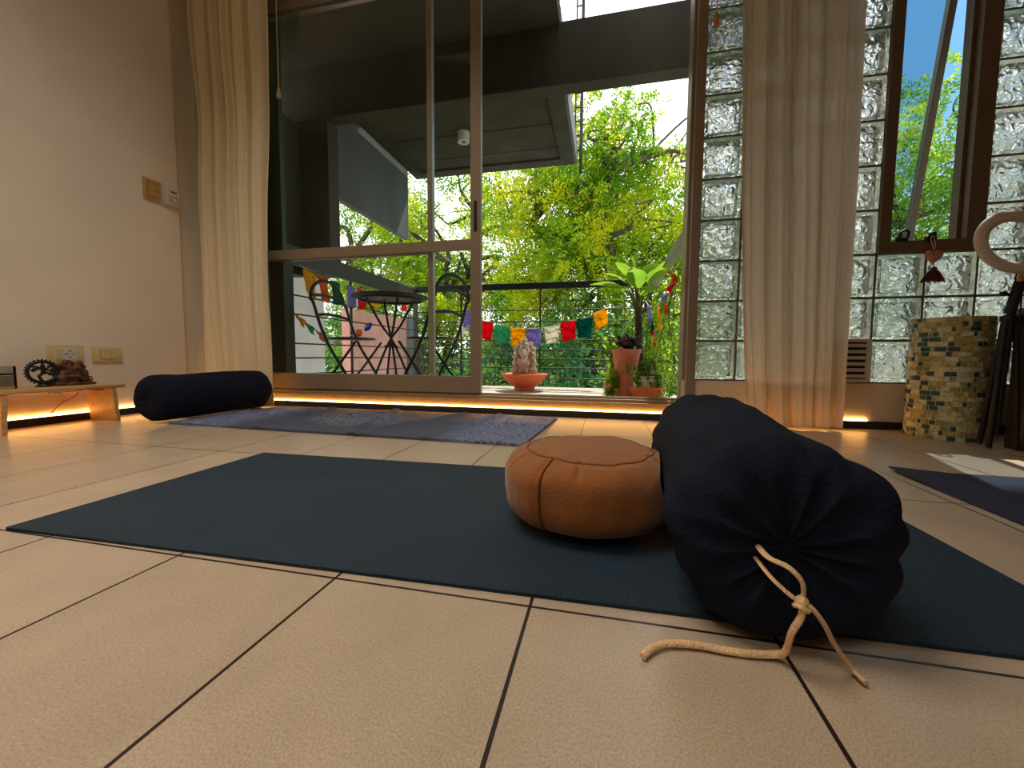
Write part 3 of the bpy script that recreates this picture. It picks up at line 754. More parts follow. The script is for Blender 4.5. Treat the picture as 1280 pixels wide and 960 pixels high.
bolster('navy bolster lying in the corner in front of the left curtain', (-2.112, 1.535, .118), (-2.100, 2.065, .120), .116, .062, 5.1, False, .5)

# ------------------------------------------------------------------ meditation cushion
cu = thing('meditation_cushion', 'round tan meditation cushion on the dark teal mat', 'cushion', (-.028, .838, 0))
CX, CY, CR, CHt = -.028, .838, .172, .150
def cpos(v, th, side=False):
    # v in -1..1 bottom..top
    ct, st = math.cos(v*PI/2), math.sin(v*PI/2)
    rr = CR*abs(ct)**.52; z = .0065+CHt/2+CHt/2*math.copysign(abs(st)**.62, st)
    rim = math.exp(-((v-.62)/.16)**2)
    q = th*11+2.5*nz((math.cos(th), math.sin(th), 3), 1.5)
    pl = -(max(0, .86-abs(math.sin(th*4.5+.8*math.sin(3*th))))/.86 < .0 or 1)*math.exp(-((abs(math.sin(th*4.5+1.2*math.sin(3*th))))/.12)**2)*.014*math.exp(-((v-.50)/.20)**2)*(.8+nz((th, 1, 1), 2))
    lump = .007*nz((math.cos(th)*1.6, math.sin(th)*1.6, v*1.4), 1, 2)+.002*nz((math.cos(th)*7, math.sin(th)*7, v*3), 1, 9)
    groove = -.0035*math.exp(-((v-.62)/.03)**2)
    topdip = 0
    rr2 = rr+(pl+lump+groove)*min(1, rr/CR*1.3)
    if v > .55: z += .004*nz((rr*9*math.cos(th), rr*9*math.sin(th), 4), 1)+.0008*math.sin(q)*rim
    x, y = CX+rr2*math.cos(th), CY+rr2*math.sin(th); z = max(.0065, z)
    xb = .208+(y-.535)*.08; dz = z-.124                 # dented by the bolster pressing on it
    if abs(dz) < .122: x = min(x, xb-math.sqrt(.122**2-dz*dz)-.001)
    return Vector((x, y, z))
def cstrip(v0, v1, nv, cap0, cap1, t0=0, t1=2*PI, off=0.0, nt=160):
    bm = BM(); R = []
    full = abs(t1-t0-2*PI) < 1e-6
    for i in range(nv+1):
        v = v0+(v1-v0)*i/nv; row = []
        for k in range(nt if full else nt+1):
            th = t0+(t1-t0)*k/nt; p = cpos(v, th)
            if off: p += Vector((math.cos(th), math.sin(th), 0))*off*(1 if full else min(1, 6*min(k, nt-k)/nt+.0))
            row.append(bm.verts.new(p))
        R.append(row)
    n = len(R[0])
    for A, B in zip(R, R[1:]):
        for k in range(n if full else n-1): bm.faces.new((A[k], A[(k+1) % n], B[(k+1) % n], B[k]))
    if cap0: bm.faces.new(R[0][::-1])
    if cap1: bm.faces.new(R[-1])
    bmesh.ops.recalc_face_normals(bm, faces=bm.faces)
    return bm
obj('side_panel', cstrip(-.62, .62, 44, False, False), TAN, cu, True)
obj('top_panel', cstrip(.62, .985, 26, False, True), TAN, cu, True)
obj('bottom_panel', cstrip(-.985, -.62, 16, True, False), TAN, cu, True)
obj('piping', tube(BM(), [cpos(.615, 2*PI*k/160)+Vector((math.cos(2*PI*k/160), math.sin(2*PI*k/160), .3))*.0005 for k in range(160)], .0014, 6, closed=True), TAN2, cu, True)
th0 = math.radians(205); th1 = math.radians(243)
obj('cover_flap', cstrip(-.60, .60, 36, False, False, th0, th1, .005, 30), TAN, cu, True)
obj('flap_seam', tube(BM(), [cpos(-.6+1.2*k/40, th1)+Vector((math.cos(th1), math.sin(th1), 0))*.002 for k in range(41)], .002, 6), TAN2, cu, True)

# ------------------------------------------------------------------ mosaic cylinder
mo = thing('mosaic_cylinder_lamp', 'tall cylinder covered in green and gold mosaic tiles by the glass blocks', 'lamp', (1.432, 2.10, 0))
mc, mr, mh = Vector((1.432, 2.095, 0)), .124, .505
b = lathe(BM(), [(0, .0005), (mr, .0005), (mr, mh), (mr-.006, mh), (mr-.006, .01), (0, .01)], mc, 64)
obj('cylinder_body', b, mat('mosaic_grout', rgb(206, 196, 160), .8, .1, 60), mo, True)
tm = [mat('cream_mosaic_glass', rgb(206, 198, 150), .22, .3, 40, .6, 90), mat('gold_mosaic_glass', rgb(176, 160, 90), .2, .3, 40, .6, 90), mat('olive_mosaic_glass', rgb(146, 148, 92), .2, .3, 40, .6, 90),
      mat('teal_mosaic_glass', rgb(32, 82, 74), .15, .4, 40, .6, 90), mat('slate_mosaic_glass', rgb(46, 76, 84), .15, .4, 40, .6, 90), mat('pearl_mosaic_glass', rgb(206, 204, 180), .12, .2, 40, .7, 90)]
b = BM(); rh = mh/25
rnd = random.Random(3)
for j in range(25):
    a = rnd.random()*.3
    end = a+2*PI
    while a < end-.02:
        w = rnd.choice([.08, .11, .16, .22, .30]); w = min(w, end-a)
        za, zb = j*rh+.0014, (j+1)*rh-.0014
        tilt = rnd.uniform(-.0012, .0012)
        q = max(1, int(w/.1)); idx = rnd.choices(range(6), [5, 4, 3, 2.2, 1.8, 2])[0]
        da = .011
        ring = []
        for k in range(q+1):
            th = a+da+(w-2*da)*k/q; rr = mr+.0022+tilt*(k/q-.5)
            ring.append((b.verts.new((mc.x+rr*math.cos(th), mc.y+rr*math.sin(th), za)), b.verts.new((mc.x+(rr+tilt)*math.cos(th), mc.y+(rr+tilt)*math.sin(th), zb))))
        for k in range(q):
            f = b.faces.new((ring[k][0], ring[k+1][0], ring[k+1][1], ring[k][1])); f.material_index = idx
        a += w
obj('mosaic_tiles', b, tm, mo)

# ------------------------------------------------------------------ ring light on tripod
rl = thing('ring_light', 'white ring light on a black tripod standing right of the mosaic cylinder', 'ring light', (1.462, 1.85, 0))
rc = Vector((1.395, 1.80, .745)); RR = .098
b = BM(); prof = []
for k in range(14):
    a = 2*PI*k/14; prof.append((RR+.021*math.cos(a), .011*math.sin(a)))
prof.append(prof[0])
lathe(b, prof, (0,0,0), 64, 'y'); bmesh.ops.remove_doubles(b, verts=b.verts, dist=1e-6)
bmesh.ops.recalc_face_normals(b, faces=b.faces)
bmesh.ops.rotate(b, verts=b.verts, cent=(0,0,0), matrix=Matrix.Rotation(math.radians(-14), 3, 'X'))
bmesh.ops.translate(b, verts=b.verts, vec=rc)
obj('light_ring', b, RINGW, rl, True)
b = BM(); lathe(b, [(0, .612), (.012, .612), (.012, .625), (.008, .628), (.008, .642), (0, .642)], (1.442, 1.83, 0), 16)
obj('swivel_joint', b, mat('brass_joint', rgb(170, 140, 90), .35, .1, 10, metal=.8), rl, True)
b = BM(); tube(b, [(1.442, 1.83, .612), (1.435, 1.85, .50)], .0155, 14); tube(b, [(1.437, 1.845, .53), (1.425, 1.85, .06)], .011, 12)
obj('pole', b, BLACKM, rl, True)
b = BM(); tube(b, [(1.435, 1.84, .565), (1.405, 1.835, .57)], .005, 8); ball(b, (1.40, 1.834, .572), .011)
obj('knob', b, BLACKP, rl, True)
b = BM(); lathe(b, [(.012, .47), (.022, .472), (.022, .492), (.012, .495)], (1.434, 1.85, 0), 18); box(b, (1.43, 1.84, .474), (1.475, 1.856, .49), .002)
obj('collar', b, BLACKP, rl, True)
for p in (((1.420, 1.842, .48), (1.405, 1.845, .006)), ((1.452, 1.845, .48), (1.475, 1.835, .10), (1.478, 1.834, .006)), ((1.436, 1.868, .48), (1.44, 1.93, .006))):
    obj('leg', tube(BM(), p, .0085, 8), BLACKM, rl, True)
b = BM(); tube(b, [(1.44, 1.84, .64), (1.455, 1.82, .70), (1.468, 1.80, .755)], .006, 8); box(b, (1.452, 1.79, .735), (1.52, 1.81, .79), .004); box(b, (1.445, 1.785, .74), (1.458, 1.81, .77), .003); box(b, (1.432, 1.815, .65), (1.462, 1.84, .675), .004)
obj('phone_clamp', b, BLACKP, rl, True)
obj('power_cable', tube(BM(), smoothpath([(1.41, 1.80, .645), (1.408, 1.805, .62), (1.425, 1.82, .60), (1.446, 1.828, .60), (1.452, 1.832, .5), (1.448, 1.838, .3)]), .0022, 6), BLACKP, rl, True)

# cabinet at the right edge
cb = thing('storage_cabinet', 'dark brown low cabinet with grey lid at the right edge of the photo', 'cabinet', (1.9, 1.68, 0))
obj('cabinet_body', bx((1.492, 1.45, .0), (2.3, 1.90, .50), .004), CABD, cb)
obj('cabinet_lid', bx((1.486, 1.44, .5005), (2.31, 1.905, .522), .004), CABT, cb)
for k in range(2):
    d = obj('drawer', bx((1.52+k*.39, 1.442, .27), (1.895+k*.39, 1.4495, .48), .002), mat('dark_drawer_front', rgb(36, 30, 26), .25, .1, 5), cb)
    obj('handle', tube(BM(), [(1.60+k*.39, 1.434, .40), (1.80+k*.39, 1.434, .40)], .006, 8), ALU, d)

# ------------------------------------------------------------------ balcony structure
BXL, BXR, BY = -2.155, .445, 4.42
b = bx((-2.6, 2.4205, -.25), (.62, 4.34, -.001)); struct('balcony_floor', b, DECK)
SL = 2.60
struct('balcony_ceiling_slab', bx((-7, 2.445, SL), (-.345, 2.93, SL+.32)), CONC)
b = bx((-2.38, 3.045, SL), (-.385, 4.93, SL+.10)); 
for lo, hi in (((-2.38, 4.78), (-.385, 4.93)), ((-.53, 3.045), (-.385, 4.78)), ((-2.38, 3.045), (-2.24, 4.78))): box(b, (lo[0], lo[1], SL-.03), (hi[0], hi[1], SL-.0005))
for y in (3.55, 4.1, 4.55): box(b, (-2.24, y, SL-.006), (-.53, y+.01, SL-.0005))
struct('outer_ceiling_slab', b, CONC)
struct('slab_edge_trim', bx((-.384, 3.045, SL-.03), (-.355, 4.94, SL+.22)), CONCL)
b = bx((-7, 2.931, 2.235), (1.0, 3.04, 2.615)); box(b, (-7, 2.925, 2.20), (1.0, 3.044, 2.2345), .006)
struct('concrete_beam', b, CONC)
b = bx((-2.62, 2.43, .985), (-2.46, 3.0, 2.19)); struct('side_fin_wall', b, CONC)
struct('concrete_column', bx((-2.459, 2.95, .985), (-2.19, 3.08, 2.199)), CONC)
struct('neighbour_wall', bx((-3.3, 2.9, -4), (-3.2, 4.17, 1.25)), LILAC)
struct('hanging_concrete_panel', bx((-2.47, 3.22, 1.77), (-2.41, 4.75, 3.8)), CONCL)
b = bx((-3.35, 4.70, -4), (-3.2, 6.2, .92)); struct('neighbour_parapet', b, PINK)
struct('neighbour_pier', bx((-3.36, 6.205, -4), (-3.19, 6.42, .95)), CONCL)
b = bx((-9, 2.5, 8.5), (2.05, 7.3, 8.75)); box(b, (2.05, 2.5, 8.5), (8, 6.4, 8.75)); struct('unseen_sun_blocker_slab', b, CONC)  # out of view, added to keep direct sun off most of the room

ol = thing('ceiling_spotlight', 'small white round lamp under the concrete balcony ceiling', 'lamp', (-1.44, 4.08, SL-.11))
obj('lamp_body', lathe(BM(), [(.03, SL-.105), (.057, SL-.105), (.06, SL-.1), (.06, SL-.0065), (0, SL-.0065)], (-1.44, 4.06, 0), 28), LAMPW, ol, True)
obj('lamp_recess', lathe(BM(), [(0, SL-.09), (.03, SL-.09), (.03, SL-.105)], (-1.44, 4.06, 0), 20), BLACKM, ol, True)
obj('reflector_ring', lathe(BM(), [(.020, SL-.098), (.029, SL-.104), (.029, SL-.098)], (-1.44, 4.06, 0), 20), WHITEP, ol, True)

# metal ladder strip outside
ld = thing('metal_ladder', 'black metal ladder hanging outside the concrete slab edge', 'ladder', (-.32, 5.0, 2.5))
obj('rail', bx((-.335, 4.985, 2.50), (-.30, 5.02, 6.4)), BLACKM, ld)
obj('rail', bx((-.395, 4.99, 2.80), (-.378, 5.01, 6.4)), BLACKM, ld)
for k in range(16):
    obj('rung', tube(BM(), [(-.40, 5.0, 2.92+k*.16), (-.33, 5.0, 2.92+k*.16)], .008, 6), BLACKM, ld)
obj('bracket', tube(BM(), smoothpath([(-.355, 4.95, 2.72), (-.34, 4.98, 2.75), (-.32, 5.0, 2.73)]), .010, 6), BLACKM, ld)

# railings
def railing(label, loc): return thing('balcony_railing', label, 'railing', loc)
r1 = railing('black horizontal rod railing across the front of the balcony', (-.8, BY, 0))
obj('top_rail', bx((BXL, BY-.02, 1.062), (BXR-.03, BY+.02, 1.128), .004), BLACKM, r1)
for z in (.835, .71, .614, .509, .403, .298, .203, .087):
    obj('rod', tube(BM(), [(BXL, BY, z), (BXR-.03, BY, z)], .006, 8), BLACKM, r1)
for x in (-1.60, -.69): obj('post', bx((x-.007, BY-.011, -.0005), (x+.007, BY+.011, 1.061)), BLACKM, r1)
r2 = railing('grey flat-topped railing with rods along the left side of the balcony', (BXL, 3.3, 0))
obj('top_rail', bx((BXL-.03, 2.43, .975), (BXL-.005, BY-.025, 1.105), .003), DARKALU, r2)
for z in (.76, .625, .415, .31, .19, .08):
    obj('rod', tube(BM(), [(BXL-.015, 2.43, z), (BXL-.015, BY-.02, z)], .006, 8), BLACKM, r2)
obj('post', bx((BXL-.03, 2.425, -.0005), (BXL+.0, 2.492, .974)), DARKALU, r2); obj('post', bx((BXL-.022, 3.17, -.0005), (BXL-.008, 3.19, .974)), BLACKM, r2); obj('post', bx((BXL-.035, BY-.015, -.0005), (BXL-.0005, BY+.05, 1.12)), DARKALU, r2)
r3 = railing('grey flat-topped railing along the plant side of the balcony', (BXR, 3.3, 0))
obj('top_rail', bx((BXR-.022, 2.43, .995), (BXR+.028, BY+.02, 1.06), .003), mat('grey_painted_rail', rgb(136, 128, 118), .5, .05, 5, metal=.2), r3)
obj('post', bx((BXR-.012, 2.43, -.0005), (BXR+.02, 2.46, .984)), DARKALU, r3); obj('post', bx((BXR-.012, BY-.015, -.0005), (BXR+.02, BY+.015, .984)), BLACKM, r3)
for z in (.60, .30): obj('rod', tube(BM(), [(BXR, 2.45, z), (BXR, BY-.01, z)], .006, 8), BLACKM, r3)

# ------------------------------------------------------------------ bistro set
IRON = mat('dark_wrought_iron', rgb(34, 30, 27), .5, .2, 14, metal=.3)
def make_chair(label):
    t = thing('bistro_chair', label, 'chair', (0,0,0), 'folding bistro chairs')
    w = .185
    # front-leg hoop: floor front -> seat rear -> back hoop -> mirrored
    side = [(.20, w, .0), (.10, w, .20), (-.03, w, .40), (-.10, w, .56), (-.145, w, .70)]
    arc = [(-.165-.01*math.sin(a), w*math.cos(a), .72+.155*math.sin(a)) for a in [PI*k/12 for k in range(13)]]
    pts = side+arc+[(x, -y, z) for x, y, z in side[::-1]]
    obj('back_frame', tube(BM(), smoothpath(pts, 3), .0125, 8, flat=(1, .8)), IRON, t, True)
    for s in (1, -1):
        obj('leg', tube(BM(), [(-.22, s*(w-.022), 0), (.0, s*(w-.022), .225), (.17, s*(w-.022), .43)], .0115, 8, flat=(1, .7)), IRON, t, True)
    for z, x in ((.76, -.158), (.62, -.12)):
        obj('back_slat', tube(BM(), smoothpath([(x, w, z-.01), (x-.03, 0, z+.012), (x, -w, z-.01)], 8), .011, 8, flat=(.5, 1)), IRON, t, True)
    b = BM(); lathe(b, [(0, .445), (.165, .445), (.175, .452), (.165, .460), (0, .463)], (.02, 0, 0), 32); obj('seat', b, IRON, t, True)
    obj('stretcher', tube(BM(), [(-.17, w-.022, .05), (-.17, -w+.022, .05)], .006, 6), IRON, t, True); obj('stretcher', tube(BM(), [(.15, w, .10), (.15, -w, .10)], .006, 6), IRON, t, True)
    return t
ch = make_chair('black folding bistro chair at the left side of the balcony table'); ch.location = (-1.84, 2.66, 0)
dup(ch, (-1.165, 2.66, 0), PI-.28, 'black folding bistro chair at the right side of the balcony table')
bt2 = thing('bistro_table', 'round dark metal table between two folding chairs on the balcony', 'table', (-1.50, 2.67, 0))
tx, ty = -1.50, 2.67
obj('tabletop', lathe(BM(), [(0, .738), (.255, .738), (.263, .742), (.263, .752), (.255, .756), (0, .756)], (tx, ty, 0), 48), IRON, bt2, True)
obj('rim', lathe(BM(), [(.215, .7375), (.222, .7375), (.222, .722), (.215, .722), (.215, .7375)], (tx, ty, 0), 48), IRON, bt2, True)
for k in range(4):
    a = PI/4+k*PI/2
    c, s = math.cos(a), math.sin(a)
    obj('leg', tube(BM(), smoothpath([(tx+.17*c, ty+.17*s, .735), (tx+.07*c, ty+.07*s, .55), (tx-.03*c, ty-.03*s, .40), (tx-.19*c, ty-.19*s, .0)], 4), .0085, 8), IRON, bt2, True)
obj('leg_ring', tube(BM(), [(tx+.045*math.cos(a), ty+.045*math.sin(a), .40) for a in [2*PI*k/20 for k in range(20)]], .006, 6, closed=True), IRON, bt2, True)

# ------------------------------------------------------------------ prayer flags
def flag_string(label, pts, flags, size, hgt, axis, along=None):
    """flags: (index fraction position point, colour, tilt)"""
    t = thing('prayer_flag_string', label, 'prayer flags', pts[len(pts)//2])
    obj('string', tube(BM(), smoothpath(pts, 5), .0025, 5), CORDW, t, True)
    for (p, c, w, h, skew) in flags:
        p = Vector(p); bm = BM(); nn = 8; R = []
        d = Vector((1, 0, 0)) if axis == 'x' else Vector((0, 1, 0))
        nrm = Vector((0, 1, 0)) if axis == 'x' else Vector((1, 0, 0))
        for j in range(nn+1):
            v = j/nn; row = []
            for i in range(nn+1):
                u = i/nn-.5
                q = p+d*(u*w*(1-.16*v)+skew*.35*v*h)+Vector((0, 0, -v*h+u*w*skew))+nrm*(.010*math.sin(5*u+4*v+p.x*9+p.y*5)+.012*v)
                row.append(bm.verts.new(q))
            R.append(row)
        for j in range(nn):
            for i in range(nn): bm.faces.new((R[j][i], R[j+1][i], R[j+1][i+1], R[j][i+1]))
        o = obj('flag', bm, FL[c], t, True)
        sm = o.modifiers.new('solid', 'SOLIDIFY'); sm.thickness = .0015
        o['label'] = c+' prayer flag'
    return t
FYv = 4.35
flag_string('string of red, green, yellow and white prayer flags on the front railing', [(-1.401, FYv, 0.740), (-1.306, FYv, 0.714), (-1.106, FYv, 0.669), (-0.922, FYv, 0.640), (-0.744, FYv, 0.630), (-0.553, FYv, 0.653), (-0.382, FYv, 0.704), (-0.206, FYv, 0.735), (-0.052, FYv, 0.809), (0.211, FYv, 0.867)],
            [((-1.275, FYv, 0.713), 'red', .145, .20, -.22), ((-1.103, FYv, 0.667), 'green', .168, .20, .05), ((-0.922, FYv, 0.638), 'yellow', .168, .20, .0), ((-0.744, FYv, 0.628), 'purple', .168, .19, -.06), ((-0.553, FYv, 0.652), 'white', .165, .18, .12), ((-0.382, FYv, 0.701), 'red', .165, .20, .18), ((-0.206, FYv, 0.733), 'teal', .165, .20, .06), ((-0.052, FYv, 0.809), 'yellow', .14, .17, .45)], 0, 0, 'x')
LXf = -2.12
flag_string('upper string of prayer flags on the left balcony railing, behind the first chair', [(LXf, 2.523, 0.966), (LXf, 2.756, 0.934), (LXf, 3.074, 0.918), (LXf, 3.392, 0.923), (LXf, 3.816, 0.934), (LXf, 4.346, 0.966)],
            [((LXf, 2.624, 0.939), 'yellow', .13, .17, -.35), ((LXf, 2.767, 0.934), 'orange', .12, .19, -.1), ((LXf, 2.910, 0.918), 'teal', .13, .18, -.05), ((LXf, 3.106, 0.918), 'purple', .13, .18, 0), ((LXf, 3.260, 0.918), 'red', .13, .18, 0), ((LXf, 3.456, 0.923), 'yellow', .13, .15, 0), ((LXf, 4.028, 0.939), 'red', .15, .13, 0)], 0, 0, 'y')
flag_string('lower string of prayer flags sagging along the left balcony railing', [(LXf, 2.470, 0.616), (LXf, 2.608, 0.547), (LXf, 2.756, 0.483), (LXf, 2.915, 0.446), (LXf, 3.074, 0.489), (LXf, 3.392, 0.616)],
            [((LXf, 2.512, 0.600), 'yellow', .09, .05, -.55), ((LXf, 2.602, 0.552), 'green', .10, .05, -.5), ((LXf, 2.724, 0.499), 'pink', .10, .055, -.4), ((LXf, 2.830, 0.462), 'white', .09, .04, -.2), ((LXf, 3.201, 0.557), 'orange', .09, .06, .2), ((LXf, 3.350, 0.616), 'blue', .12, .05, .35)], 0, 0, 'y')
flag_string('tangled prayer flags hanging on the plant-side railing', [(.35, 2.30, .80), (.35, 2.55, .72), (.34, 2.9, .68), (.35, 3.4, .73), (.36, 4.0, .86)],
            [((.35, 2.32, .775), 'orange', .12, .05, .3), ((.35, 2.44, .735), 'red', .14, .05, -.15), ((.345, 2.62, .70), 'purple', .13, .08, -.2), ((.345, 2.56, .645), 'orange', .08, .06, .2), ((.345, 2.85, .66), 'yellow', .07, .15, .1), ((.34, 3.0, .52), 'orange', .05, .12, 0), ((.345, 3.45, .74), 'purple', .14, .14, .3), ((.345, 3.2, .60), 'teal', .08, .10, 0)], 0, 0, 'y')
flag_string('white cords with a lavender prayer flag hanging beside the right chair', [(-1.45, 4.33, 1.08), (-1.50, 4.33, .92), (-1.55, 4.33, .77), (-1.54, 4.33, .61)],
            [((-1.49, 4.33, .84), 'purple', .10, .20, -.3), ((-1.52, 4.33, .68), 'white', .09, .12, -.2)], 0, 0, 'x')

# ------------------------------------------------------------------ statue in its bowl
bw = thing('terracotta_bowl', 'wide terracotta bowl holding the stone elephant statue', 'bowl', (-.74, 3.84, 0))
obj('bowl_body', lathe(BM(), [(0, .001), (.095, .001), (.10, .02), (.098, .035), (.16, .075), (.222, .150), (.228, .160), (.222, .166), (.212, .162), (.15, .09), (.08, .05), (0, .045)], (-.745, 3.84, 0), 56), TERRA, bw, True)
obj('gravel', lathe(BM(), [(.19, .138), (.1, .145), (0, .147)], (-.745, 3.84, 0), 32), SOIL, bw, True)
st = thing('elephant_deity_statue', 'grey-brown stone statue of a seated elephant-headed deity in the bowl', 'statue', (-.745, 3.84, .148))
b = BM(); sx_, sy_, sz_ = -.745, 3.84, .148
def S(x, y, z, r, sc=(1,1,1)): ball(b, (sx_+x, sy_+y, sz_+z), r, sc)
box(b, (sx_-.105, sy_-.07, sz_-.002), (sx_+.105, sy_+.07, sz_+.03))
S(-.075, -.03, .05, .045, (1.2,1,.8)); S(.075, -.03, .05, .045, (1.2,1,.8)); S(0, -.04, .055, .05, (1.2,.9,.8)); S(-.02, -.075, .05, .02, (1,1,1.8)); S(.022, -.075, .05, .02, (1,1,1.8))
S(0, 0, .12, .075, (1.05,.85,.9)); S(0, -.05, .115, .05, (1.2,.8,.8)); S(-.09, -.02, .12, .028, (1,1,1.3)); S(.09, -.02, .12, .028, (1,1,1.3)); S(-.085, -.04, .185, .024, (1,1,1.5)); S(.09, -.04, .185, .024, (1,1,1.6))
S(0, -.02, .225, .058, (1,.9,1.1)); S(-.07, 0, .225, .042, (1,.4,1.25)); S(.07, 0, .225, .042, (1,.4,1.25)); S(0, -.02, .285, .042, (1.05,.9,1)); S(0, -.01, .325, .028, (1,1,1.1)); S(0, 0, .355, .014, (1,1,1.3))
S(-.05, .02, .29, .03, (1,.5,1.2)); S(.05, .02, .29, .03, (1,.5,1.2))
box(b, (sx_-.10, sy_+.02, sz_+.02), (sx_+.10, sy_+.05, sz_+.27))
tube(b, smoothpath([(sx_, sy_-.07, sz_+.235), (sx_+.005, sy_-.09, sz_+.20), (sx_+.018, sy_-.095, sz_+.165), (sx_+.008, sy_-.10, sz_+.135), (sx_-.018, sy_-.10, sz_+.14), (sx_-.02, sy_-.10, sz_+.16)], 5), [.026]*26, 10)
sculpt('statue_body', b, STONE, st, .0042, .018, .014)

# ------------------------------------------------------------------ leaves and plants
def leafgeo(V, F, p, d, up, ln, w, curl=.25, seg=3):
    d = d.normalized(); s = d.cross(up)
    if s.length < 1e-4: s = d.orthogonal()
    s.normalize(); u = s.cross(d)
    base = len(V); pts = []
    for i in range(seg+1):
        t = i/seg; ww = w*math.sin(PI*min(.97, max(.06, t*.92+.05)))**.8
        c = p+d*ln*t-u*0+Vector((0, 0, -curl*ln*t*t))
        pts.append((c-s*ww/2, c+s*ww/2))
    for a, c in pts: V.append(a); V.append(c)
    for i in range(seg): F.append((base+2*i, base+2*i+1, base+2*i+3, base+2*i+2))
def leafmesh(name, V, F, m, parent, smooth=True):
    off = wl(parent) if parent else Vector()
    me = bpy.data.meshes.new(name); me.from_pydata([tuple(v-off) for v in V], [], F); me.update()
    return obj(name, me, m, parent, smooth)
def rdir(rn, zb=0): return Vector((rn.gauss(0, 1), rn.gauss(0, 1), rn.gauss(0, 1)+zb)).normalized()
def pot(t, name, x, y, z, r0, r1, h, m, soil=True):
    obj(name, lathe(BM(), [(0, z+.001), (r0, z+.001), (r1*.97, z+h*.85), (r1, z+h*.86), (r1*1.04, z+h), (r1*.93, z+h), (r1*.88, z+h*.8), (0, z+h*.78)], (x, y, 0), 36), m, t, True)
    if soil: obj('soil', lathe(BM(), [(r1*.88, z+h*.86), (0, z+h*.9)], (x, y, 0), 20), SOIL, t)

rn = random.Random(11)
p1 = thing('purple_succulent', 'purple-leaved succulent in a tall terracotta pot on the balcony', 'potted plant', (.13, 3.1, 0))
obj('pot', lathe(BM(), [(0, .001), (.072, .001), (.088, .20), (.084, .21), (.078, .215), (.098, .36), (.106, .362), (.108, .39), (.098, .39), (.085, .34), (0, .33)], (.16, 3.10, 0), 36), TERRAD, p1, True)
V, F = [], []
for k in range(60):
    a = rn.random()*2*PI; e = rn.uniform(.0, 1.3)
    d = Vector((math.cos(a)*math.cos(e), math.sin(a)*math.cos(e), math.sin(e)))
    q = Vector((.16, 3.1, .38))+d*rn.uniform(.0, .07)
    leafgeo(V, F, q, d, Vector((0,0,1)), rn.uniform(.07, .11), .055, .1)
leafmesh('leaves', V, F, LEAFP, p1)

p2 = thing('tall_leafy_plant', 'tall plant with broad bright green leaves on a rough brown stem', 'potted plant', (.24, 3.25, 0))
pot(p2, 'pot', .275, 3.25, 0, .07, .095, .32, mat('dark_brown_pot', rgb(70, 44, 32), .7, .2, 10))
stem = smoothpath([(.275, 3.25, .27), (.262, 3.25, .42), (.252, 3.25, .56), (.246, 3.25, .70)], 8)
b = tube(BM(), stem, [.036-.012*abs(math.sin(i*1.7)) for i in range(len(stem))], 10)
obj('stem', b, BARK, p2, True)
top = Vector((.246, 3.25, .70))
tips = [(-.24, -.08, .10, .12), (.12, -.12, .30, .14), (.24, -.05, .18, .11), (-.04, .0, .42, .13), (-.29, -.05, .26, .15), (-.22, .06, .36, .12), (-.10, -.05, .34, .12), (-.02, -.08, .24, .13), (.06, .05, .36, .13), (.16, -.03, .38, .15), (.22, .06, .30, .12), (-.16, -.02, .20, .09), (.04, -.10, .14, .09), (.10, .1, .22, .12), (-.06, .12, .28, .12)]
for dx, dy, dz, w in tips:
    mid_ = top+Vector((dx*.45, dy*.45, dz*.62))
    lf = obj('leaf_stalk', tube(BM(), smoothpath([top+Vector((dx*.05, 0, -.02)), top+Vector((dx*.22, dy*.2, dz*.4)), mid_], 4), .007, 6), STEM, p2, True)
    V, F = [], []
    d = Vector((dx, dy, dz*.45)).normalized()
    leafgeo(V, F, mid_, d, Vector((0,0,1)), .20+.06*rn.random(), w*1.15, .30, 8)
    leafmesh('leaf', V, F, LEAFB, lf)

p3 = thing('succulent_bowl', 'low terracotta bowl on the balcony under the pale planter', 'bowl', (.31, 2.95, 0))
obj('bowl_body', lathe(BM(), [(0, .001), (.07, .001), (.10, .05), (.122, .115), (.126, .125), (.118, .128), (.095, .06), (0, .02)], (.30, 2.95, 0), 40), TERRA, p3, True)
p4 = thing('succulent_planter', 'speckled pale planter of small green succulents standing in the terracotta bowl', 'potted plant', (.30, 2.95, .10))
obj('planter_box', bx((.205, 2.89, .118), (.395, 3.01, .205), .008), TROUGH, p4)
obj('soil', bx((.215, 2.90, .2052), (.385, 3.0, .209)), SOIL, p4)
V, F = [], []
for k in range(44):
    c = Vector((rn.uniform(.16, .43), rn.uniform(2.87, 3.02), rn.uniform(.20, .30)))
    if k % 3 == 0: c.z = rn.uniform(.13, .2); c.y = 2.875
    for j in range(13):
        d = rdir(rn, .5); leafgeo(V, F, c, d, Vector((0,0,1)), rn.uniform(.022, .036), .013, -.1, 2)
leafmesh('succulent_rosettes', V, F, LEAFG, p4)

